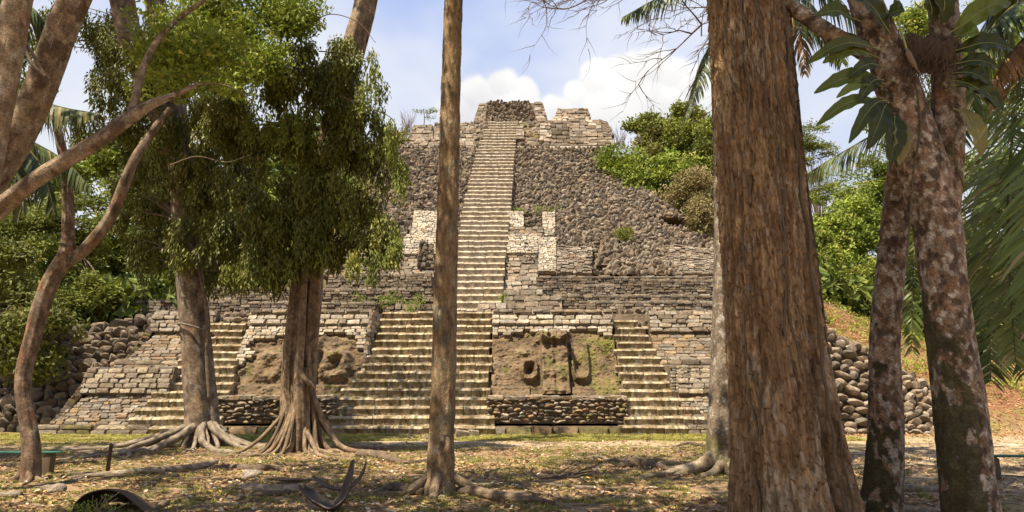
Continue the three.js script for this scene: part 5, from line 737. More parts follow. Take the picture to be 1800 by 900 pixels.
// ---------------------------------------------------------------- perching plant with strap leaves on the forked tree
{
  const D = PAIR_D - 0.15, base = at(1590, 150, D); const pl = thing('perching_plant', 'large leaved plant perched in the fork of the mottled tree', 'plant', null, base);
  const lm = [[0.085, 0.105, 0.014], [0.13, 0.155, 0.02], [0.05, 0.062, 0.012], [0.26, 0.21, 0.06]].map((c) => leafMat(L(...c), 0.55, 0.4));
  const leaf = (bx, by, tx, ty, w, mi, dd = 0, sag = 0.1) => {
    const a = at(bx, by, D - 0.1), b = at(tx, ty, D - 0.25 + dd), n = 26, pos = [], idx = [], uv = []; const len = a.distanceTo(b), W = w / ppm(ty, D), r = rng(bx * 7 + ty); const dir = b.clone().sub(a).normalize(); const view = new V3(0, 0.25, 1).normalize(); const S = new V3().crossVectors(dir, view).normalize(), Nn = new V3().crossVectors(S, dir);
    for (let i = 0; i <= n; i++) { const t = i / n, c = a.clone().lerp(b, t).add(new V3(0, sag * len * Math.sin(t * Math.PI), 0)).addScaledVector(Nn, 0.10 * len * Math.sin(t * Math.PI)); const hw = W / 2 * Math.pow(Math.sin(Math.PI * clamp(0.04 + t * 0.95)), 0.7) * (1 + 0.05 * Math.sin(i * 0.9 + bx) + 0.04 * Math.sin(i * 1.7 + ty)); for (let j = -2; j <= 2; j++) { const e = j / 2; pos.push(...c.clone().addScaledVector(S, e * hw).addScaledVector(Nn, Math.abs(e) * hw * 0.35 + (j ? 0.14 * hw * Math.sin(i * 0.9 + j * 2 + bx) : 0)).toArray()); uv.push(e * 0.5 + 0.5, t); } }
    for (let i = 0; i < n; i++) for (let j = 0; j < 4; j++) { const k = i * 5 + j; idx.push(k, k + 1, k + 5, k + 1, k + 6, k + 5); }
    const g = new THREE.BufferGeometry(); g.setAttribute('position', new THREE.Float32BufferAttribute(pos, 3)); g.setAttribute('uv', new THREE.Float32BufferAttribute(uv, 2)); g.setIndex(idx); g.computeVertexNormals(); const m = part('leaf', g, lm[mi], pl);
    const rib = lit(new THREE.Mesh(limb([[a.clone().lerp(at(1595, by, D), 0.15), 0.008], ...[0.2, 0.4, 0.6, 0.8, 0.98].map((t) => [a.clone().lerp(b, t).add(new V3(0, sag * len * Math.sin(t * Math.PI), 0)).addScaledVector(Nn, 0.10 * len * Math.sin(t * Math.PI) + 0.004), 0.006 * (1.1 - t)])], { seg: 16, rad: 5 }), ribMat)); rib.name = 'midrib'; m.add(rib);
  };
  const ribMat = new THREE.MeshStandardMaterial({ color: L(0.24, 0.25, 0.08), roughness: 0.7 });
  for (const a of [[1540, 88, 1416, 114, 26, 0], [1537, 102, 1446, 111, 30, 1], [1550, 148, 1431, 164, 32, 0, 0.1], [1545, 152, 1470, 172, 22, 1], [1541, 180, 1434, 222, 24, 0, 0.05], [1552, 176, 1492, 252, 26, 2], [1556, 180, 1526, 262, 34, 2, 0, 0.02], [1570, 200, 1564, 288, 36, 2, 0, 0], [1548, 118, 1492, 136, 26, 2], [1500, 38, 1434, 28, 36, 0], [1560, 30, 1590, 20, 44, 2], [1545, 140, 1508, 180, 26, 2], [1580, 210, 1580, 290, 30, 3, 0, 0],
    [1678, 60, 1776, 4, 42, 1], [1684, 66, 1722, 60, 40, 1], [1680, 92, 1782, 88, 36, 2], [1682, 114, 1756, 120, 30, 2], [1680, 140, 1752, 190, 40, 0, 0, 0.02], [1684, 150, 1764, 196, 34, 2], [1676, 130, 1740, 148, 30, 2], [1640, 40, 1612, -30, 40, 2], [1660, 40, 1640, -60, 46, 2], [1560, 60, 1490, -10, 36, 2], [1690, 190, 1724, 275, 34, 3, 0, 0]]) leaf(...a);
  // fibrous root mass, flower stalk and brown spike
  const rr = rng(5), hair = []; for (let i = 0; i < 260; i++) { const x = 1585 + rr() * 90, y = 55 + rr() * 70; const a = at(x, y, D + 0.05 - rr() * 0.2), b = at(x + (rr() - 0.5) * 50, y + 10 + rr() * 40, D - 0.05 - rr() * 0.3); hair.push(limb([[a, 0.0035], [a.clone().lerp(b, 0.5).add(new V3((rr() - 0.5) * 0.1, (rr() - 0.5) * 0.1, 0.05)), 0.003], [b, 0.002]], { seg: 6, rad: 4, close: false })); }
  part('root_mass', mergeGeometries([limb([[at(1588, 70, D), 0.1], [at(1612, 92, D), 0.2], [at(1640, 96, D), 0.2], [at(1668, 80, D), 0.12]], { seg: 40, rad: 24, disp: (th, s) => 0.09 * fbm(Math.cos(th) * 4, s * 8, Math.sin(th) * 4, 4) })]), new THREE.MeshStandardMaterial({ color: L(0.075, 0.045, 0.025), roughness: 1 }), pl);
  part('root_fibres', mergeGeometries(hair), new THREE.MeshStandardMaterial({ color: L(0.10, 0.062, 0.035), roughness: 1 }), pl);
  part('flower_stalk', limb([[at(1578, 34, D - 0.3), 0.012], [at(1586, 60, D - 0.34), 0.011], [at(1594, 88, D - 0.36), 0.011]], { seg: 16, rad: 8 }), new THREE.MeshStandardMaterial({ color: L(0.26, 0.28, 0.05), roughness: 0.6 }), pl);
  part('flower_spike', limb([[at(1594, 86, D - 0.36), 0.012], [at(1597, 95, D - 0.37), 0.03], [at(1606, 112, D - 0.38), 0.026], [at(1612, 122, D - 0.38), 0.008], [at(1619, 131, D - 0.38), 0.006]], { seg: 24, rad: 10 }), new THREE.MeshStandardMaterial({ color: L(0.17, 0.115, 0.07), roughness: 0.9 }), pl);
}

// ---------------------------------------------------------------- trees and shrubs round the clearing
function woodTree(name, label, cat, group, [px, py, d], h, lobes, o) {
  const b = foot(px, py, d); const t = thing(name, label, cat, group, b); const top = b.clone().add(new V3(rnd(-0.4, 0.4), h, rnd(-0.4, 0.4)));
  const r0 = o.r ?? 0.16; part('trunk', limb([[b.clone().add(new V3(0, -0.3, 0)), r0 * 1.3], [b.clone().lerp(top, 0.35).add(new V3(rnd(-0.3, 0.3), 0, 0)), r0], [b.clone().lerp(top, 0.7).add(new V3(rnd(-0.3, 0.3), 0, 0)), r0 * 0.7], [top, r0 * 0.3]], { seg: 40, rad: 12, disp: gNoise(2, r0 * 0.3, px), color: greyBark(px) }), barkB, t);
  crown(t, lobes.map((l) => lobe(...l)), { kind: 'broad', clumps: 14, clump: 0.24, ...o, from: o.noTwig ? null : (c) => { const q = b.clone().lerp(top, 0.75); return q.lerp(c, 0.25); } });
  return t;
}
const LW = 'wood behind the left end of the temple', RW = 'wood behind the right end of the temple';
woodTree('broadleaf_tree', 'dark leafy tree low at the left edge, beneath the slanting bough', 'tree', null, [-30, 640, 31], 6.5, [[10, 560, 29, 75, 55, 240], [60, 590, 28, 55, 40, 130], [-20, 480, 30, 80, 70, 240], [40, 640, 28, 60, 24, 60]], { colors: DARK, seed: 41, scale: 0.95 });
woodTree('broadleaf_tree', 'green tree filling the gap between the crooked fork and left edge', 'tree', LW, [60, 620, 35], 9, [[60, 430, 34, 75, 60, 330], [110, 390, 34, 60, 45, 200], [20, 400, 35, 50, 45, 130], [90, 500, 34, 60, 50, 200], [150, 520, 33, 50, 40, 150]], { kind: 'tier', colors: MID, seed: 42, scale: 1.0 });
woodTree('broadleaf_tree', 'many stemmed tree standing on the left terrace above the rubble wall', 'tree', LW, [240, 505, 37], 7, [[230, 400, 37, 75, 50, 300], [180, 440, 36.5, 60, 50, 240], [280, 450, 37, 45, 45, 180], [250, 340, 37, 60, 40, 150]], { kind: 'tier', colors: MID, seed: 43, r: 0.28 });
woodTree('broadleaf_tree', 'sunlit yellow green tree behind the trunk with the spreading roots', 'tree', LW, [210, 480, 46], 11, [[200, 310, 46, 70, 60, 300], [270, 280, 46, 60, 60, 240], [140, 330, 46, 50, 50, 160], [230, 420, 44, 90, 50, 260]], { colors: BRIGHT, seed: 44, scale: 1.25 });
woodTree('broadleaf_tree', 'bright green tree between the two left trunks above the terrace', 'tree', LW, [455, 480, 44], 7, [[450, 430, 44, 60, 50, 260], [500, 450, 43, 45, 40, 160], [410, 440, 44, 45, 45, 180], [430, 360, 44, 50, 50, 160]], { colors: BRIGHT, seed: 45, scale: 1.2 });
woodTree('shrub', 'shrub on the slope left of the long rubble tier', 'shrub', null, [650, 330, 49], 3.4, [[650, 290, 49, 45, 32, 240], [620, 330, 48, 40, 40, 200], [690, 255, 50, 24, 22, 80]], { colors: OLIVE, seed: 46, scale: 1.0, r: 0.1 });
woodTree('shrub', 'shrubs half hidden behind the hanging fig leaves', 'shrub', null, [560, 430, 45], 4, [[570, 400, 45, 50, 45, 200], [530, 450, 44, 40, 35, 140], [600, 350, 46, 45, 35, 140]], { colors: BRIGHT, seed: 47, scale: 1.1, r: 0.1 });
woodTree('broadleaf_tree', 'tall dim tree rising at the far left behind the palm fronds', 'tree', LW, [-80, 560, 42], 16, [[-10, 250, 42, 70, 70, 280], [-20, 120, 42, 80, 70, 240], [20, 330, 42, 60, 40, 160]], { kind: 'broad', colors: MID, seed: 48, scale: 1.1, r: 0.25 });
// slope of shrubs on the right shoulder of the pyramid
const sh = (label, base, h, lobes, o) => woodTree('shrub', label, 'shrub', 'shrubs on the right shoulder of the pyramid', base, h, lobes, { r: 0.09, scale: 1.0, clumps: 12, ...o });
sh('round yellow green shrub at the edge of the upper rubble tier', [1092, 300, 46], 2, [[1092, 284, 46, 30, 20, 190], [1110, 305, 45.5, 22, 16, 90]], { kind: 'small', scale: 1.8, colors: BRIGHT, seed: 51 });
sh('tall dark shrub highest on the right shoulder', [1165, 280, 50], 5, [[1160, 225, 50, 32, 22, 220], [1200, 215, 50, 34, 24, 220], [1185, 255, 49, 40, 30, 260], [1120, 215, 50, 20, 12, 50]], { colors: MID, seed: 52 });
sh('brownish shrub leaning at the top of the right shoulder', [1150, 270, 49], 4, [[1150, 250, 49, 24, 22, 140], [1140, 285, 48, 24, 24, 130]], { colors: OLIVE, seed: 53 });
sh('leafy green shrub in the middle of the right shoulder', [1165, 345, 45.5], 3, [[1165, 315, 45.5, 40, 32, 280], [1130, 330, 45, 26, 20, 130], [1200, 300, 46, 30, 32, 190]], { colors: BRIGHT, seed: 54 });
sh('dry straw coloured shrub by the lichen spotted trunk', [1215, 370, 43], 3, [[1215, 335, 43, 36, 34, 250], [1235, 385, 42, 22, 30, 140], [1180, 355, 44, 28, 16, 90]], { kind: 'small', scale: 1.6, colors: [[0.22, 0.175, 0.07], [0.36, 0.29, 0.13], [0.2, 0.22, 0.05]], seed: 55 });
sh('dark shrub close behind the lichen spotted trunk', [1240, 290, 47], 5, [[1235, 235, 47, 30, 40, 260], [1250, 290, 46, 30, 36, 200], [1255, 350, 44, 24, 36, 150]], { colors: MID, seed: 56 });
sh('low green shrub growing out of the lower rubble tier', [1097, 416, 37.6], 0.5, [[1097, 411, 37.4, 9, 6, 36]], { kind: 'small', scale: 1.0, colors: MID, seed: 57, r: 0.03, noTwig: 1 });
// right: wood between the massive trunk and the pair
woodTree('broadleaf_tree', 'bright green tree right of the massive trunk', 'tree', RW, [1480, 540, 46], 9, [[1470, 440, 46, 55, 50, 300], [1520, 400, 46, 50, 60, 300], [1500, 480, 45, 60, 40, 280], [1445, 480, 45, 30, 40, 150]], { colors: BRIGHT, seed: 61, scale: 1.1 });
woodTree('broadleaf_tree', 'tall yellow green tree between the massive trunk and mottled pair', 'tree', RW, [1530, 540, 50], 14, [[1530, 320, 50, 42, 45, 240], [1500, 370, 50, 40, 40, 200], [1560, 360, 50, 40, 50, 220], [1550, 430, 48, 50, 50, 260]], { kind: 'tier', colors: BRIGHT, seed: 62, scale: 1.2 });
woodTree('broadleaf_tree', 'distant feathery tree against the sky above the arching frond', 'tree', null, [1440, 480, 75], 20, [[1430, 240, 75, 28, 20, 60], [1420, 270, 75, 28, 18, 60], [1450, 265, 75, 20, 14, 36], [1430, 330, 72, 36, 34, 110]], { kind: 'tier', colors: MID, seed: 63, scale: 1.3, clump: 0.2 });
woodTree('broadleaf_tree', 'dark green shrubby tree above the grassy mound', 'tree', RW, [1510, 540, 42], 3.5, [[1505, 500, 42, 50, 28, 260], [1550, 490, 42, 30, 34, 160], [1470, 500, 43, 30, 26, 120]], { colors: MID, seed: 64, scale: 0.9 });
woodTree('broadleaf_tree', 'shaded tree behind the hanging fronds at right', 'tree', RW, [1720, 620, 40], 10, [[1700, 480, 40, 70, 70, 300], [1640, 420, 40, 50, 60, 200], [1780, 420, 40, 70, 80, 300], [1740, 320, 40, 80, 60, 260], [1790, 560, 38, 60, 50, 200]], { colors: MID, seed: 65, scale: 1.1 });
woodTree('broadleaf_tree', 'tall tree in the top right corner behind the perching plant', 'tree', RW, [1700, 560, 46], 22, [[1620, 230, 46, 50, 50, 200], [1700, 160, 46, 70, 70, 300], [1620, 60, 44, 50, 60, 200], [1760, 60, 44, 70, 70, 260], [1570, 60, 44, 36, 36, 60], [1560, 200, 46, 30, 30, 70]], { colors: BRIGHT, seed: 66, scale: 1.2, r: 0.3 });
woodTree('broadleaf_tree', 'tall dim tree behind the left canopy', 'tree', LW, [330, 480, 52], 20, [[330, 180, 52, 90, 60, 200], [270, 90, 50, 60, 50, 90]], { colors: MID, seed: 67, scale: 1.2, r: 0.3 });
// wispy plants at the left end of the summit
{
  const b = at(745, 222, 51.8); const t = thing('sapling', 'small umbrella leaved sapling on the left end of the summit', 'sapling', null, b); part('stem', limb([[b, 0.04], [at(746, 205, 51.8), 0.03], [at(744, 192, 51.8), 0.02]], { seg: 12, rad: 6 }), twigMat, t); part('stem', limb([[at(746, 208, 51.8), 0.025], [at(756, 200, 51.8), 0.02], [at(762, 196, 51.8), 0.012]], { seg: 10, rad: 6 }), twigMat, t);
  crown(t, [lobe(735, 194, 51.8, 6, 1.5, 5), lobe(748, 198, 51.8, 5, 1.5, 4), lobe(761, 195, 51.8, 6, 1.5, 6), lobe(758, 207, 51.8, 6, 1.5, 4)], { kind: 'tier', colors: MID, seed: 71, scale: 0.55, twigs: false });
  const b2 = at(716, 235, 51); const u = thing('bare_shrub', 'wispy leafless shrub at the left shoulder of the summit', 'shrub', null, b2); const r = rng(3), gs = []; for (let i = 0; i < 36; i++) { const e = at(702 + r() * 34, 188 + r() * 26, 51 + r()); gs.push(limb([[b2.clone().add(new V3((r() - 0.5), 0, 0)), 0.02], [b2.clone().lerp(e, 0.6).add(new V3((r() - 0.5) * 0.3, 0, 0)), 0.014], [e, 0.006]], { seg: 6, rad: 4, close: false })); } part('twigs', mergeGeometries(gs), twigMat, u);
  crown(u, [lobe(708, 240, 50.6, 14, 10, 26)], { kind: 'small', colors: OLIVE, seed: 72, scale: 1.2, twigs: false });
  const b3 = at(1088, 262, 51); const w = thing('bare_shrub', 'wispy leafless shrub at the right shoulder of the summit', 'shrub', null, b3); const hs = []; for (let i = 0; i < 30; i++) { const e = at(1072 + r() * 34, 215 + r() * 26, 51 + r()); hs.push(limb([[b3.clone().add(new V3((r() - 0.5), 0, 0)), 0.02], [b3.clone().lerp(e, 0.6).add(new V3((r() - 0.5) * 0.3, 0, 0)), 0.014], [e, 0.006]], { seg: 6, rad: 4, close: false })); } part('twigs', mergeGeometries(hs), twigMat, w);
}

// ---------------------------------------------------------------- clearing: grass, litter, logs, fallen palm sheaths, benches
function scatter(name, label, geo, mat, list, colorOf) {
  const im = lit(new THREE.InstancedMesh(geo, mat, list.length)); im.name = name; im.userData = { kind: 'stuff', label, category: name.split('_').pop() }; const o = new THREE.Object3D(), c = new THREE.Color();
  list.forEach((p, i) => { o.position.set(p.x, p.y, p.z); o.rotation.set(p.rx ?? 0, p.ry ?? 0, p.rz ?? 0); o.scale.set(p.s, p.s * (p.sy ?? 1), p.s); o.updateMatrix(); im.setMatrixAt(i, o.matrix); c.setRGB(...colorOf(p)); im.setColorAt(i, c); }); scene.add(im); return im;
}
const spot = (r, d0, d1, over = 1.15) => { const D = Math.sqrt(lerp(d0 * d0, d1 * d1, r())) , x = (r() * 2 - 1) * D * 0.80 * over; return [x, D]; };
const onTemple = (x, D) => D > 26.1 && x < 10.9 && x > -18 || D > 27.2 && x <= -18 || D > 26.5 && x < 17.5 && x > 10;
{
  const tuft = (seed, n, h, w) => { const r = rng(seed), pos = []; for (let i = 0; i < n; i++) { const a = r() * 6.28, l = h * (0.5 + r() * 0.8), bx = (r() - 0.5) * 0.09, bz = (r() - 0.5) * 0.09, lean = 0.3 + r() * 0.9; const d = [Math.cos(a) * lean, Math.sin(a) * lean], s = [-Math.sin(a) * w / 2, Math.cos(a) * w / 2]; const m = [bx + d[0] * l * 0.4, l * 0.6, bz + d[1] * l * 0.4], t = [bx + d[0] * l, l * 0.85, bz + d[1] * l]; pos.push(bx - s[0], 0, bz - s[1], bx + s[0], 0, bz + s[1], m[0] + s[0] * 0.7, m[1], m[2] + s[1] * 0.7, bx - s[0], 0, bz - s[1], m[0] + s[0] * 0.7, m[1], m[2] + s[1] * 0.7, m[0] - s[0] * 0.7, m[1], m[2] - s[1] * 0.7, m[0] - s[0] * 0.7, m[1], m[2] - s[1] * 0.7, m[0] + s[0] * 0.7, m[1], m[2] + s[1] * 0.7, ...t); } const g = new THREE.BufferGeometry(); g.setAttribute('position', new THREE.Float32BufferAttribute(pos, 3)); g.computeVertexNormals(); return g; };
  const r = rng(501), list = [], strip = [];
  while (list.length < 15000) { const [x, D] = spot(r, 7, 26.5); if (onTemple(x, D)) continue; const q = fbm(x * 1.3, 9, -D * 1.6, 4) + 0.6 * fbm(x * 5, 5, -D * 5, 3); if (q < -0.02 + 0.22 * r()) continue; const sandy = (x > 6.5 && D > 10) || (D > 21 && D < 23.5 && x > -5 && x < 7); if (sandy && r() < 0.85) continue; list.push({ x, y: groundY(x, -D) - 0.004, z: -D, ry: r() * 6.28, s: 0.6 + r() * 0.7, k: r() }); }
  while (strip.length < 16000) { const D = 23.2 + r() * 3.1, x = -22 + r() * 34; if (onTemple(x, D)) continue; const q = fbm(x * 1.3, 9, -D * 1.6, 4); if (q < -0.25 + 0.2 * r()) continue; if (Math.hypot((x + 3.2) / 1.6, (D - 24.6) / 1.3) < 1 && r() < 0.9) continue; strip.push({ x, y: groundY(x, -D) - 0.004, z: -D, ry: r() * 6.28, s: 0.6 + r() * 0.7, k: r() }); }
  const gm = leafMat(WHITE, 0.8, 0.3);
  scatter('grass', 'short patchy grass over the shaded clearing', tuft(1, 10, 0.075, 0.012), gm, list, (p) => mix3([0.17, 0.185, 0.03], [0.36, 0.30, 0.09], p.k));
  scatter('meadow_grass', 'sunlit yellow green grass at the foot of the temple', tuft(2, 10, 0.07, 0.014), gm, strip, (p) => mix3([0.22, 0.24, 0.035], [0.44, 0.36, 0.09], p.k));
  // fallen leaves
  const leaf = new THREE.BufferGeometry(); { const L2 = bladeLeaf(0.085, 0.042, 0.012, -0.015), pos = []; for (const f of L2.f) for (const k of f) pos.push(L2.v[k][0], L2.v[k][2] + 0.004, L2.v[k][1]); leaf.setAttribute('position', new THREE.Float32BufferAttribute(pos, 3)); leaf.computeVertexNormals(); }
  const lv = []; while (lv.length < 26000) { const [x, D] = spot(r, 6.5, 27); if (onTemple(x, D)) continue; const q = fbm(x * 0.8 + 4, 2, -D * 0.9, 4); const dens = smooth(-0.3, 0.25, q) * (D < 17 ? 1 : D < 20 ? 0.5 : 0.16) * (x > 6 && D > 10 && D < 25 ? 0.5 : 1); if (r() > dens) continue; lv.push({ x, y: groundY(x, -D) + 0.006 + r() * 0.012, z: -D, ry: r() * 6.28, rx: (r() - 0.5) * 0.7, rz: (r() - 0.5) * 0.7, s: 0.6 + r() * 0.9, k: r(), k2: r() }); }
  const hill = []; while (hill.length < 14000) { const x = 11 + r() * 24, D = 25.2 + r() * 12; if (D < 28.5 && x < 17.5 && D > 26.3) continue; hill.push({ x, y: groundY(x, -D) + 0.02, z: -D, ry: r() * 6.28, rx: (r() - 0.5) * 0.9 + 0.3, rz: (r() - 0.5) * 0.9, s: 0.9 + r() * 0.9, k: r(), k2: r() }); }
  const dry = new THREE.MeshStandardMaterial({ color: WHITE, roughness: 0.9, side: THREE.DoubleSide });
  const leafCol = (p) => { const a = mix3([0.20, 0.11, 0.05], [0.38, 0.245, 0.12], p.k); return p.k2 < 0.05 ? mix3(a, [0.55, 0.38, 0.08], 0.8) : p.k2 > 0.88 ? mix3(a, [0.55, 0.48, 0.37], 0.8) : a; };
  scatter('leaf_litter', 'brown fallen leaves strewn over the clearing', leaf, dry, lv, leafCol);
  scatter('slope_litter', 'rust coloured fallen leaves on the bank at right', leaf, dry, hill, (p) => mix3([0.24, 0.10, 0.04], [0.46, 0.26, 0.13], p.k));
  const tw = limb([[new V3(-0.2, 0.01, 0), 0.006], [new V3(0, 0.016, 0.03), 0.006], [new V3(0.22, 0.008, -0.01), 0.003]], { seg: 5, rad: 5 });
  const tl = []; while (tl.length < 2600) { const [x, D] = spot(r, 6.5, 22); tl.push({ x, y: groundY(x, -D) + 0.004, z: -D, ry: r() * 6.28, s: 0.4 + r() * 1.1, k: r() }); }
  scatter('twig_litter', 'small broken twigs lying over the clearing', tw, new THREE.MeshStandardMaterial({ color: WHITE, roughness: 1 }), tl, (p) => mix3([0.12, 0.08, 0.05], [0.36, 0.29, 0.21], p.k * p.k));
  // green seedlings and low weeds
  const wd = [], sp = SPRIG.small[0]; const weedSpots = [[720, 862, 40], [690, 858, 14], [1590, 600, 14], [1500, 560, 20], [1490, 590, 20], [1520, 620, 16], [1600, 640, 14], [1620, 690, 10], [1580, 560, 16]];
  for (let i = 0; i < 700; i++) { const x = 11.2 + r() * 12, D = 28.6 + r() * 7; const q = fbm(x * 0.9, 3, D * 0.9, 3); if (q < 0.02) continue; wd.push({ x, y: groundY(x, -D) + 0.12, z: -D, ry: r() * 6.28, s: 0.55 + r() * 0.7, k: r() }); }
  scatter('bank_weeds', 'yellow green weeds dotted over the bank at right', sp, leafM, wd, (p) => mix3([0.16, 0.20, 0.02], [0.40, 0.42, 0.05], p.k));
}
// dense far wood behind both ends
{
  const r = rng(611); const far = (name, label, x0, x1, D0, D1, h, n) => { const l = []; for (let i = 0; i < n; i++) { const x = lerp(x0, x1, r()), D = lerp(D0, D1, r()); const top = h * (0.6 + 0.7 * (fbm(x * 0.16, 3, D * 0.16, 3) + 0.5)); l.push({ x, y: groundY(x, -D) + Math.pow(r(), 0.8) * top, z: -D, ry: r() * 6.28, rx: (r() - 0.5), s: 1.5 + r() * 0.9, k: r() }); } scatter(name, label, SPRIG.big[1], leafM, l, (p) => mix3([0.07, 0.10, 0.014], [0.24, 0.28, 0.035], p.k * p.k)); };
  far('far_wood', 'mass of distant wood behind the left end of the temple', -62, -16, 44, 60, 8.5, 3600);
  far('far_wood_right', 'mass of distant wood behind the right end of the temple', 14, 62, 50, 66, 8, 3400);
  far('undergrowth', 'dark undergrowth on the bank above the left rubble wall', -32, -17.5, 33.5, 40, 2.6, 900);
  far('undergrowth_right', 'undergrowth along the top of the bank at right', 15, 36, 37.5, 44, 2.4, 900);
}
// weeds on the temple terraces
for (const [px, py, d, n, label] of [[668, 530, 32.6, 10, 'small bright weed on the terrace left of the straight trunk'], [632, 524, 33.2, 7, 'yellowish weed on the terrace edge behind the fig'], [695, 525, 33.0, 6, 'low weed left of the weed beside the straight trunk'], [741, 527, 32.5, 6, 'bright weed just left of the straight trunk'], [727, 540, 32.2, 9, 'leafy weed at the top of the lower stairs'], [883, 524, 32.4, 4, 'tiny weed at the foot of the long stairway'], [1063, 608, 29.4, 8, 'green fern on the right edge of the carved mask'], [960, 370, 41.4, 14, 'grassy weeds above the pale panel right of the long stairway'], [910, 372, 41.4, 8, 'grass tuft against the right side of the long stairway'], [1185, 555, 31.5, 5, 'weed on the narrow right stair landing']]) {
  const p = at(px, py, d); const w = thing('weed', label, 'weed', 'weeds growing on the temple', p); crown(w, [[p.clone().add(new V3(0, 0.05, 0)), n > 12 ? 1.0 : 0.28, 0.14, 0.25, n]], { kind: 'small', colors: BRIGHT, seed: px, scale: 0.75, twigs: false, clumps: 6 }); w.children.forEach((c) => { c.name = 'leaves'; });
}
// logs and sticks: list of photo points on the ground, thickness in metres
const woodCol = (s, pale) => patches(pale ? [0.33, 0.26, 0.185] : [0.155, 0.105, 0.065], pale ? [0.46, 0.38, 0.29] : [0.25, 0.18, 0.12], [[[0.42, 0.36, 0.28], 6, 0.14, 0.08, 0.6], [[0.10, 0.065, 0.04], 6, 0.12, 0.1, 0.6]], 2.4, s);
const gDepth = (py) => { const b = (450 - py) / FOCAL; return EYE * (CT - b * ST) / -(b * CT + ST); };
function stick(name, label, cat, pts, r, pale = 0, lift = 0, group) {
  const ps = pts.map(([px, py, k = 1, up = 0]) => { const d = gDepth(py), p = at(px, py, d); p.y = groundY(p.x, p.z) + r * k * 0.75 + up + lift; return [p, r * k]; });
  return one(name, limb(ps, { seg: 14 * pts.length, rad: 12, disp: (th, s, rr) => rr * (0.22 * fbm(Math.cos(th) * 1.5 + pts[0][0], s * 4, Math.sin(th) * 1.5, 3)) + 0.004 * fbm(Math.cos(th) * 8, s * 9, Math.sin(th) * 8, 2), color: woodCol(pts[0][0], pale) }), barkA, label, cat, group);
}
stick('log', 'short pale log left of the largest curled palm sheath', 'log', [[430, 862], [465, 864], [500, 866], [530, 865]], 0.075, 1);
stick('log', 'long dark log left of the straight trunk', 'log', [[628, 803, 1.2], [660, 804, 1.1], [690, 812, 0.7], [715, 817, 0.5], [756, 813, 0.4]], 0.10);
stick('log', 'half buried log right of the straight trunk', 'log', [[796, 868, 0.6], [830, 872, 1], [880, 879, 1], [930, 884, 0.9], [975, 887, 0.4]], 0.085);
stick('stick', 'crooked dark stick in front of the short pale log', 'stick', [[412, 884, 0.7], [445, 877], [480, 872], [510, 869, 0.7]], 0.045);
stick('fallen_branch', 'long thin pale branch lying across the middle of the clearing', 'branch', [[805, 851, 0.6], [880, 853, 0.8], [950, 855, 1], [1010, 858, 1.2], [1080, 859, 1], [1155, 857, 0.5]], 0.026, 1);
stick('fallen_branch', 'thin branch beside the longer pale branch at its right end', 'branch', [[950, 850, 0.8], [1000, 856, 1], [1060, 861, 1], [1120, 858, 0.6]], 0.022);
stick('stick', 'dark curved stick lying on the grass near the lichen spotted trunk', 'stick', [[1188, 784, 0.6], [1210, 781], [1240, 786, 0.8]], 0.05);
stick('stick', 'forked stick on the sandy path right of centre', 'stick', [[1015, 806, 0.6], [1050, 808], [1080, 811], [1120, 806, 0.6]], 0.035, 1);
stick('stick', 'brown stick beneath the forked stick on the path', 'stick', [[1060, 815, 0.8], [1085, 812], [1118, 814, 0.8]], 0.05);
stick('stick', 'thin curved twig beside the fallen carved stones', 'stick', [[802, 783, 0.6], [815, 791], [850, 793], [890, 791, 0.6]], 0.03);
stick('stick', 'pale bent stick lying left of the rusty post', 'stick', [[105, 850, 0.6], [130, 846], [155, 838], [180, 836, 0.6]], 0.03, 1);
stick('root_log', 'worn root mound on the path left of the surface roots', 'root', [[1090, 822, 0.6], [1115, 820, 1.2], [1150, 823, 0.8], [1180, 828, 0.4]], 0.10);
stick('root_log', 'gnarled root running up to the left of the straight trunk', 'root', [[660, 872, 0.6], [690, 864, 1.1], [715, 868, 0.9], [745, 872, 0.7]], 0.085);
stick('root_log', 'long pale root snaking in front of the tree with spreading roots', 'root', [[120, 842, 0.5], [170, 838, 0.8], [230, 836, 1], [290, 832, 1.1], [350, 824, 1.1], [380, 815, 0.8]], 0.065, 1);
stick('root_log', 'low root ridge beside the fig at the left', 'root', [[400, 822, 0.6], [450, 828], [485, 826, 0.8], [500, 829, 0.4]], 0.08);
stick('stick', 'thin dark stick at the bottom edge beside the hooded sheath', 'stick', [[272, 900, 0.7], [285, 893], [296, 888, 0.6]], 0.045);
stick('stick', 'long straight stick among roots behind the rusty post', 'stick', [[80, 818, 0.7], [130, 814], [180, 812], [235, 806, 0.6]], 0.035);
stick('stick', 'grey stick by the foot of the crooked tree', 'stick', [[95, 832, 0.7], [140, 834], [200, 832, 0.6]], 0.04);
stick('stick', 'root like stick in front of the log with the pale stone', 'stick', [[470, 842, 0.6], [520, 848], [560, 846], [600, 850, 0.6]], 0.035);
// bundle of dry palm leaf stalks
{ const b = foot(985, 838, gDepth(838)); const t = thing('dry_frond', 'heap of dry curled palm stalks in the middle of the clearing', 'palm frond', null, b); const r = rng(8); for (let i = 0; i < 11; i++) { const y0 = 832 + r() * 14, y1 = 828 + r() * 18, x0 = 922 + r() * 30, x1 = 1010 + r() * 45; const A = foot(x0, y0, gDepth(y0)), B = foot(x1, y1, gDepth(y1)), M = A.clone().lerp(B, 0.5); M.z += 0.25 * (r() - 0.2); A.y += 0.02; M.y = groundY(M.x, M.z) + 0.02; B.y += 0.03 + r() * 0.16; part('stalk', limb([[A, 0.012], [M, 0.02], [B, 0.012]], { seg: 20, rad: 7, color: woodCol(i, 0) }), barkA, t); } }
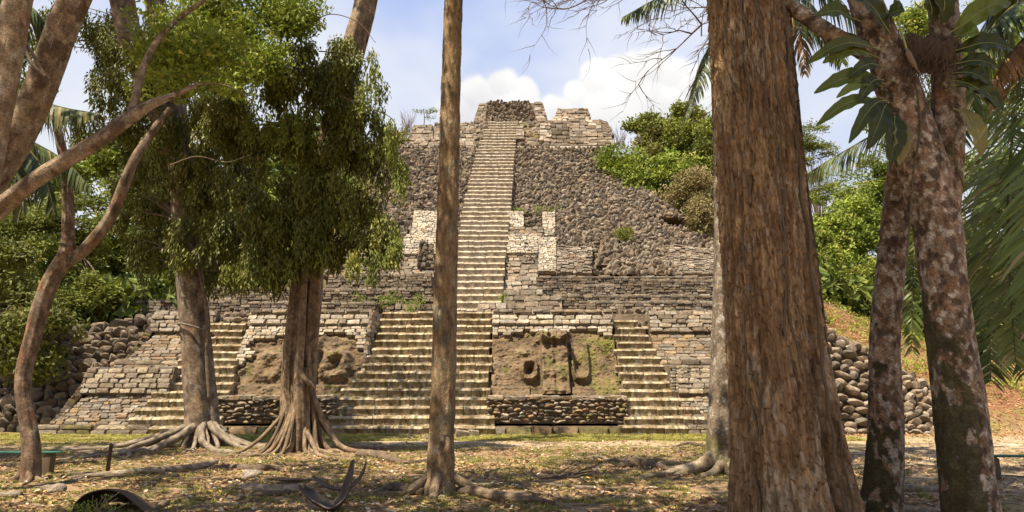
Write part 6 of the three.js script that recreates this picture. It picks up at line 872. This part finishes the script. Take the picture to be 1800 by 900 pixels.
// fallen palm sheaths: curled boat shapes
function sheath(label, spine, width, lift, col, split, seed, group) {
  // spine: points along the keel; the cross-section is a shallow trough
  const c = new THREE.CatmullRomCurve3(spine), n = 44, m = 12, pos = [], idx = [], uv = []; const up0 = new V3(0, 1, 0);
  const th = 0.014; const rings = [[], []];
  for (let side = 0; side < 2; side++) for (let i = 0; i <= n; i++) { const t = i / n, p = c.getPoint(t), T = c.getTangent(t), S0 = new V3(lerp(split.s0 ?? split.sx, split.sx, t), split.sy ?? 0, split.sz), S = S0.clone().addScaledVector(T, -T.dot(S0)).normalize(), N = new V3().crossVectors(S, T).normalize(); const w = width * Math.pow(Math.sin(Math.PI * clamp(0.03 + t * 0.95)), 0.55) * (t > 0.6 ? 1 - (t - 0.6) * 0.9 : 1); for (let j = 0; j <= m; j++) { const a = (j / m - 0.5) * 2 * lift; const cut = t < 0.13 ? Math.abs(Math.sin(j * 1.9 + seed)) * 0.10 * (1 - t / 0.13) : 0; const rad = w / lift / 1.2; const q = p.clone().addScaledVector(S, Math.sin(a) * (rad - side * th)).addScaledVector(N, (1 - Math.cos(a)) * rad + side * th).addScaledVector(T, cut); pos.push(q.x, q.y, q.z); uv.push(j / m, t * 2); } }
  const W = m + 1, K = (n + 1) * W; for (let i = 0; i < n; i++) for (let j = 0; j < m; j++) { const a = i * W + j; idx.push(a, a + W, a + 1, a + 1, a + W, a + W + 1, K + a, K + a + 1, K + a + W, K + a + 1, K + a + W + 1, K + a + W); }
  for (let i = 0; i < n; i++) for (const j of [0, m]) { const a = i * W + j; idx.push(a, K + a, a + W, K + a, K + a + W, a + W); } for (let j = 0; j < m; j++) for (const i of [0, n]) { const a = i * W + j; idx.push(a, a + 1, K + a, a + 1, K + a + 1, K + a); }
  const g = new THREE.BufferGeometry(); g.setAttribute('position', new THREE.Float32BufferAttribute(pos, 3)); g.setAttribute('uv', new THREE.Float32BufferAttribute(uv, 2)); g.setIndex(idx); g.computeVertexNormals();
  return one('palm_sheath', toCreasedNormals(g, 0.8), new THREE.MeshStandardMaterial({ color: L(...col), map: barkFine, bumpMap: barkFineBump, bumpScale: 0.015, roughness: 0.62, side: THREE.DoubleSide }), label, 'palm sheath', group);
}
const SG = 'fallen palm sheaths';
sheath('largest dark curled palm sheath standing up in the foreground', A3([[527, 853, 9.95], [540, 872, 9.9], [562, 890, 9.85], [588, 897, 9.8], [606, 880, 9.85], [616, 850, 9.9], [623, 808, 10.0]]), 0.32, 0.6, [0.085, 0.058, 0.046], { s0: -0.25, sx: 0.62, sz: 0.8 }, 1, SG);
sheath('smaller brown curled sheath behind the largest one', A3([[548, 836, 11.6], [562, 850, 11.5], [588, 862, 11.4], [615, 858, 11.4], [634, 842, 11.4], [646, 812, 11.5]]), 0.16, 0.55, [0.13, 0.082, 0.055], { s0: -0.2, sx: 0.55, sz: 0.8 }, 4, SG);
sheath('grey curled sheath on the sand at the foot of the stairs', A3([[714, 762, 24.2], [720, 772, 24.0], [732, 778, 23.9], [745, 776, 23.9], [754, 764, 24.0]]), 0.22, 0.8, [0.22, 0.18, 0.155], { sx: 0.3, sz: 1 }, 7, SG);
sheath('flat brown sheath lying behind the short pale log', A3([[458, 838, 12.8], [480, 843, 12.7], [510, 845, 12.6], [540, 842, 12.6]]), 0.12, 0.5, [0.18, 0.115, 0.08], { sx: 0.1, sz: 1 }, 9, SG);
sheath('long flat sheath on the ground right of the rusty post', A3([[158, 848, 12.1], [180, 842, 12.2], [205, 838, 12.4], [225, 837, 12.6]]), 0.10, 0.5, [0.20, 0.145, 0.10], { sx: 0.1, sz: 1 }, 12, SG);
const pale = new THREE.MeshStandardMaterial({ color: L(0.36, 0.30, 0.21), roughness: 0.95 });
// the hood shaped sheath at the bottom left, open towards the viewer
{
  const pos = [], idx = [], n = 30, m = 16; const prof2 = [[125, 905], [132, 884], [150, 868], [172, 861], [192, 860], [212, 866], [232, 880], [250, 896], [266, 912]]; const cv = new THREE.CatmullRomCurve3(prof2.map(([x, y]) => at(x, y, 9.6)));
  for (let s = 0; s < 2; s++) for (let i = 0; i <= n; i++) { const p = cv.getPoint(i / n); for (let j = 0; j <= m; j++) { const t = j / m; const q = p.clone(); q.z -= t * (0.55 + 0.2 * Math.sin(i / n * 3.14)); q.y -= t * t * 0.28 * Math.sin(i / n * 3.14) + s * 0.016; q.y = Math.max(q.y, -0.03 - s * 0.01); pos.push(q.x, q.y, q.z); } }
  const W = m + 1, K = (n + 1) * W; for (let i = 0; i < n; i++) for (let j = 0; j < m; j++) { const a = i * W + j; idx.push(a, a + 1, a + W, a + 1, a + W + 1, a + W, K + a, K + a + W, K + a + 1, K + a + 1, K + a + W, K + a + W + 1); } for (let i = 0; i < n; i++) for (const j of [0, m]) { const a = i * W + j; idx.push(a, a + W, K + a, K + a, a + W, K + a + W); }
  const g = new THREE.BufferGeometry(); g.setAttribute('position', new THREE.Float32BufferAttribute(pos, 3)); g.setIndex(idx); g.computeVertexNormals(); g.setAttribute('uv', new THREE.Float32BufferAttribute(new Float32Array(pos.length / 3 * 2).map((_, i) => (i % 2 ? Math.floor(i / 2) % W / m : Math.floor(i / 2 / W) / n * 3)), 2));
  one('palm_sheath', toCreasedNormals(g, 0.8), new THREE.MeshStandardMaterial({ color: L(0.10, 0.06, 0.042), map: barkFine, bumpMap: barkFineBump, bumpScale: 0.015, roughness: 0.6, side: THREE.DoubleSide }), 'dark hooded palm sheath arching over the ground at bottom left', 'palm sheath', SG);
  const b = foot(190, 892, 9.3); const t = thing('seedling', 'dry twigs and green seedling in front of the hooded sheath', 'plant', null, b); const r = rng(15); for (let i = 0; i < 9; i++) { const A = foot(165 + r() * 50, 898, 9.5), B = at(160 + r() * 70, 858 + r() * 26, 9.3); part('dry_twig', limb([[A, 0.006], [A.clone().lerp(B, 0.5).add(new V3((r() - 0.5) * 0.12, 0, 0.02)), 0.005], [B, 0.003]], { seg: 10, rad: 5 }), pale, t); }
  crown(t, [lobe(155, 896, 9.3, 14, 7, 7), lobe(186, 880, 9.3, 6, 9, 3)], { kind: 'small', colors: BRIGHT, seed: 5, scale: 0.28, twigs: false }); t.children.forEach((c) => { if (c.name === 'crown') c.name = 'leaves'; });
}
// rocks
const rock = (label, px, py, w, h, tone, seed, group) => { const d = gDepth(py), p = foot(px, py, d); const g = new THREE.IcosahedronGeometry(0.5, 3); const q = mergeVertices((g.deleteAttribute('normal'), g.deleteAttribute('uv'), g)), ps = q.attributes.position, uv = []; for (let i = 0; i < ps.count; i++) { const v = new V3().fromBufferAttribute(ps, i); v.multiplyScalar(1 + 0.5 * n3(v.x * 2 + seed, v.y * 2, v.z * 2) + 0.12 * n3(v.x * 7, v.y * 7 + seed, v.z * 7)); v.y = Math.max(v.y, -0.2); ps.setXYZ(i, v.x * w, v.y * h, v.z * w * 0.8); uv.push(v.x, v.y + v.z * 0.4); } q.setAttribute('uv', new THREE.Float32BufferAttribute(uv, 2)); q.computeVertexNormals(); const m = one('rock', q, TONE_MATS[tone], label, 'rock', group); m.position.copy(p); m.position.y += h * 0.1; return m; };
rock('brown rock lying in front of the left bench', 93, 866, 0.36, 0.24, 2, 3); rock('low stone at the left edge near the bottom', 15, 874, 0.36, 0.16, 2, 9); rock('pale flat stone behind the short pale log', 440, 838, 0.40, 0.22, 1, 14); rock('small grey stone at the foot of the bank at right', 1655, 768, 0.5, 0.28, 2, 21); rock('boulder set in the bank at the right edge', 1775, 745, 1.8, 1.5, 3, 27); rock('weathered boulder in the bank right of the mottled trunk', 1728, 752, 1.1, 0.9, 3, 31); rock('flat pale slab on the sand by the right bench', 1770, 784, 0.9, 0.10, 0, 33);
rock('grey stone in the leafy bank between the mottled trunks', 1615, 690, 0.5, 0.35, 2, 35);
// fallen carved stones at the foot of the main stairs
for (const [px, py, w, label] of [[812, 769, 0.5, 'left one of two fallen carved stones below the stairs'], [832, 767, 0.42, 'right one of two fallen carved stones below the stairs']]) { const p = foot(px, py, gDepth(py)); const m = one('carved_stone', blockGeos[px % 8], TONE_MATS[2], label, 'stone'); m.position.copy(p); m.position.y += 0.12; m.scale.set(w, 0.26, 0.3); m.rotation.set(0.12, 0.25, -0.18); }
// benches: painted green plank on a post
function bench(label, x0, x1, px, py, d, legs) {
  const b = foot(px, py, d); const t = thing('bench', label, 'bench', null, b); const top = 0.42 + b.y; const plankMat = new THREE.MeshStandardMaterial({ color: L(0.02, 0.13, 0.085), map: barkFine, roughness: 0.7 }), legMat = new THREE.MeshStandardMaterial({ color: L(0.17, 0.115, 0.075), map: barkFine, bumpMap: barkFineBump, bumpScale: 0.01, roughness: 0.95 });
  const add = (name, w, h, dd, x, y, z, mat, s) => { const g = wornBox(6, 2, 2, 0.04, 0.02, s, 2); const m = lit(new THREE.Mesh(g, mat)); m.name = name; m.scale.set(w, h, dd); m.position.set(x, y, z); t.add(m); };
  const X0 = at(x0, py, d).x - b.x, X1 = at(x1, py, d).x - b.x; add('plank', X1 - X0, 0.035, 0.26, (X0 + X1) / 2, 0.42, 0, plankMat, 5);
  for (const l of legs) add('leg', 0.15, 0.42, 0.18, at(l, py, d).x - b.x, 0.195, 0.01, legMat, l);
}
bench('green plank bench at the left edge behind the crooked tree', -120, 106, 82, 834, gDepth(834), [84, -60]);
bench('green plank bench cut by the right edge', 1738, 2010, 1748, 842, gDepth(842), [1749, 1960]);
// rusty post
{ const b = foot(189, 834, gDepth(834)); const t = one('post', limb([[new V3(0, -0.15, 0), 0.036], [new V3(0, 0.25, 0), 0.034], [new V3(0.006, 0.56, 0), 0.033], [new V3(0.006, 0.60, 0), 0.02]], { seg: 30, rad: 10, disp: gNoise(2, 0.012, 3), color: patches([0.10, 0.05, 0.032], [0.17, 0.085, 0.05], [], 4, 2) }), barkA, 'short rusty post between the left bench and the spreading roots', 'post'); t.position.copy(b); }
renderer.render(scene, camera);
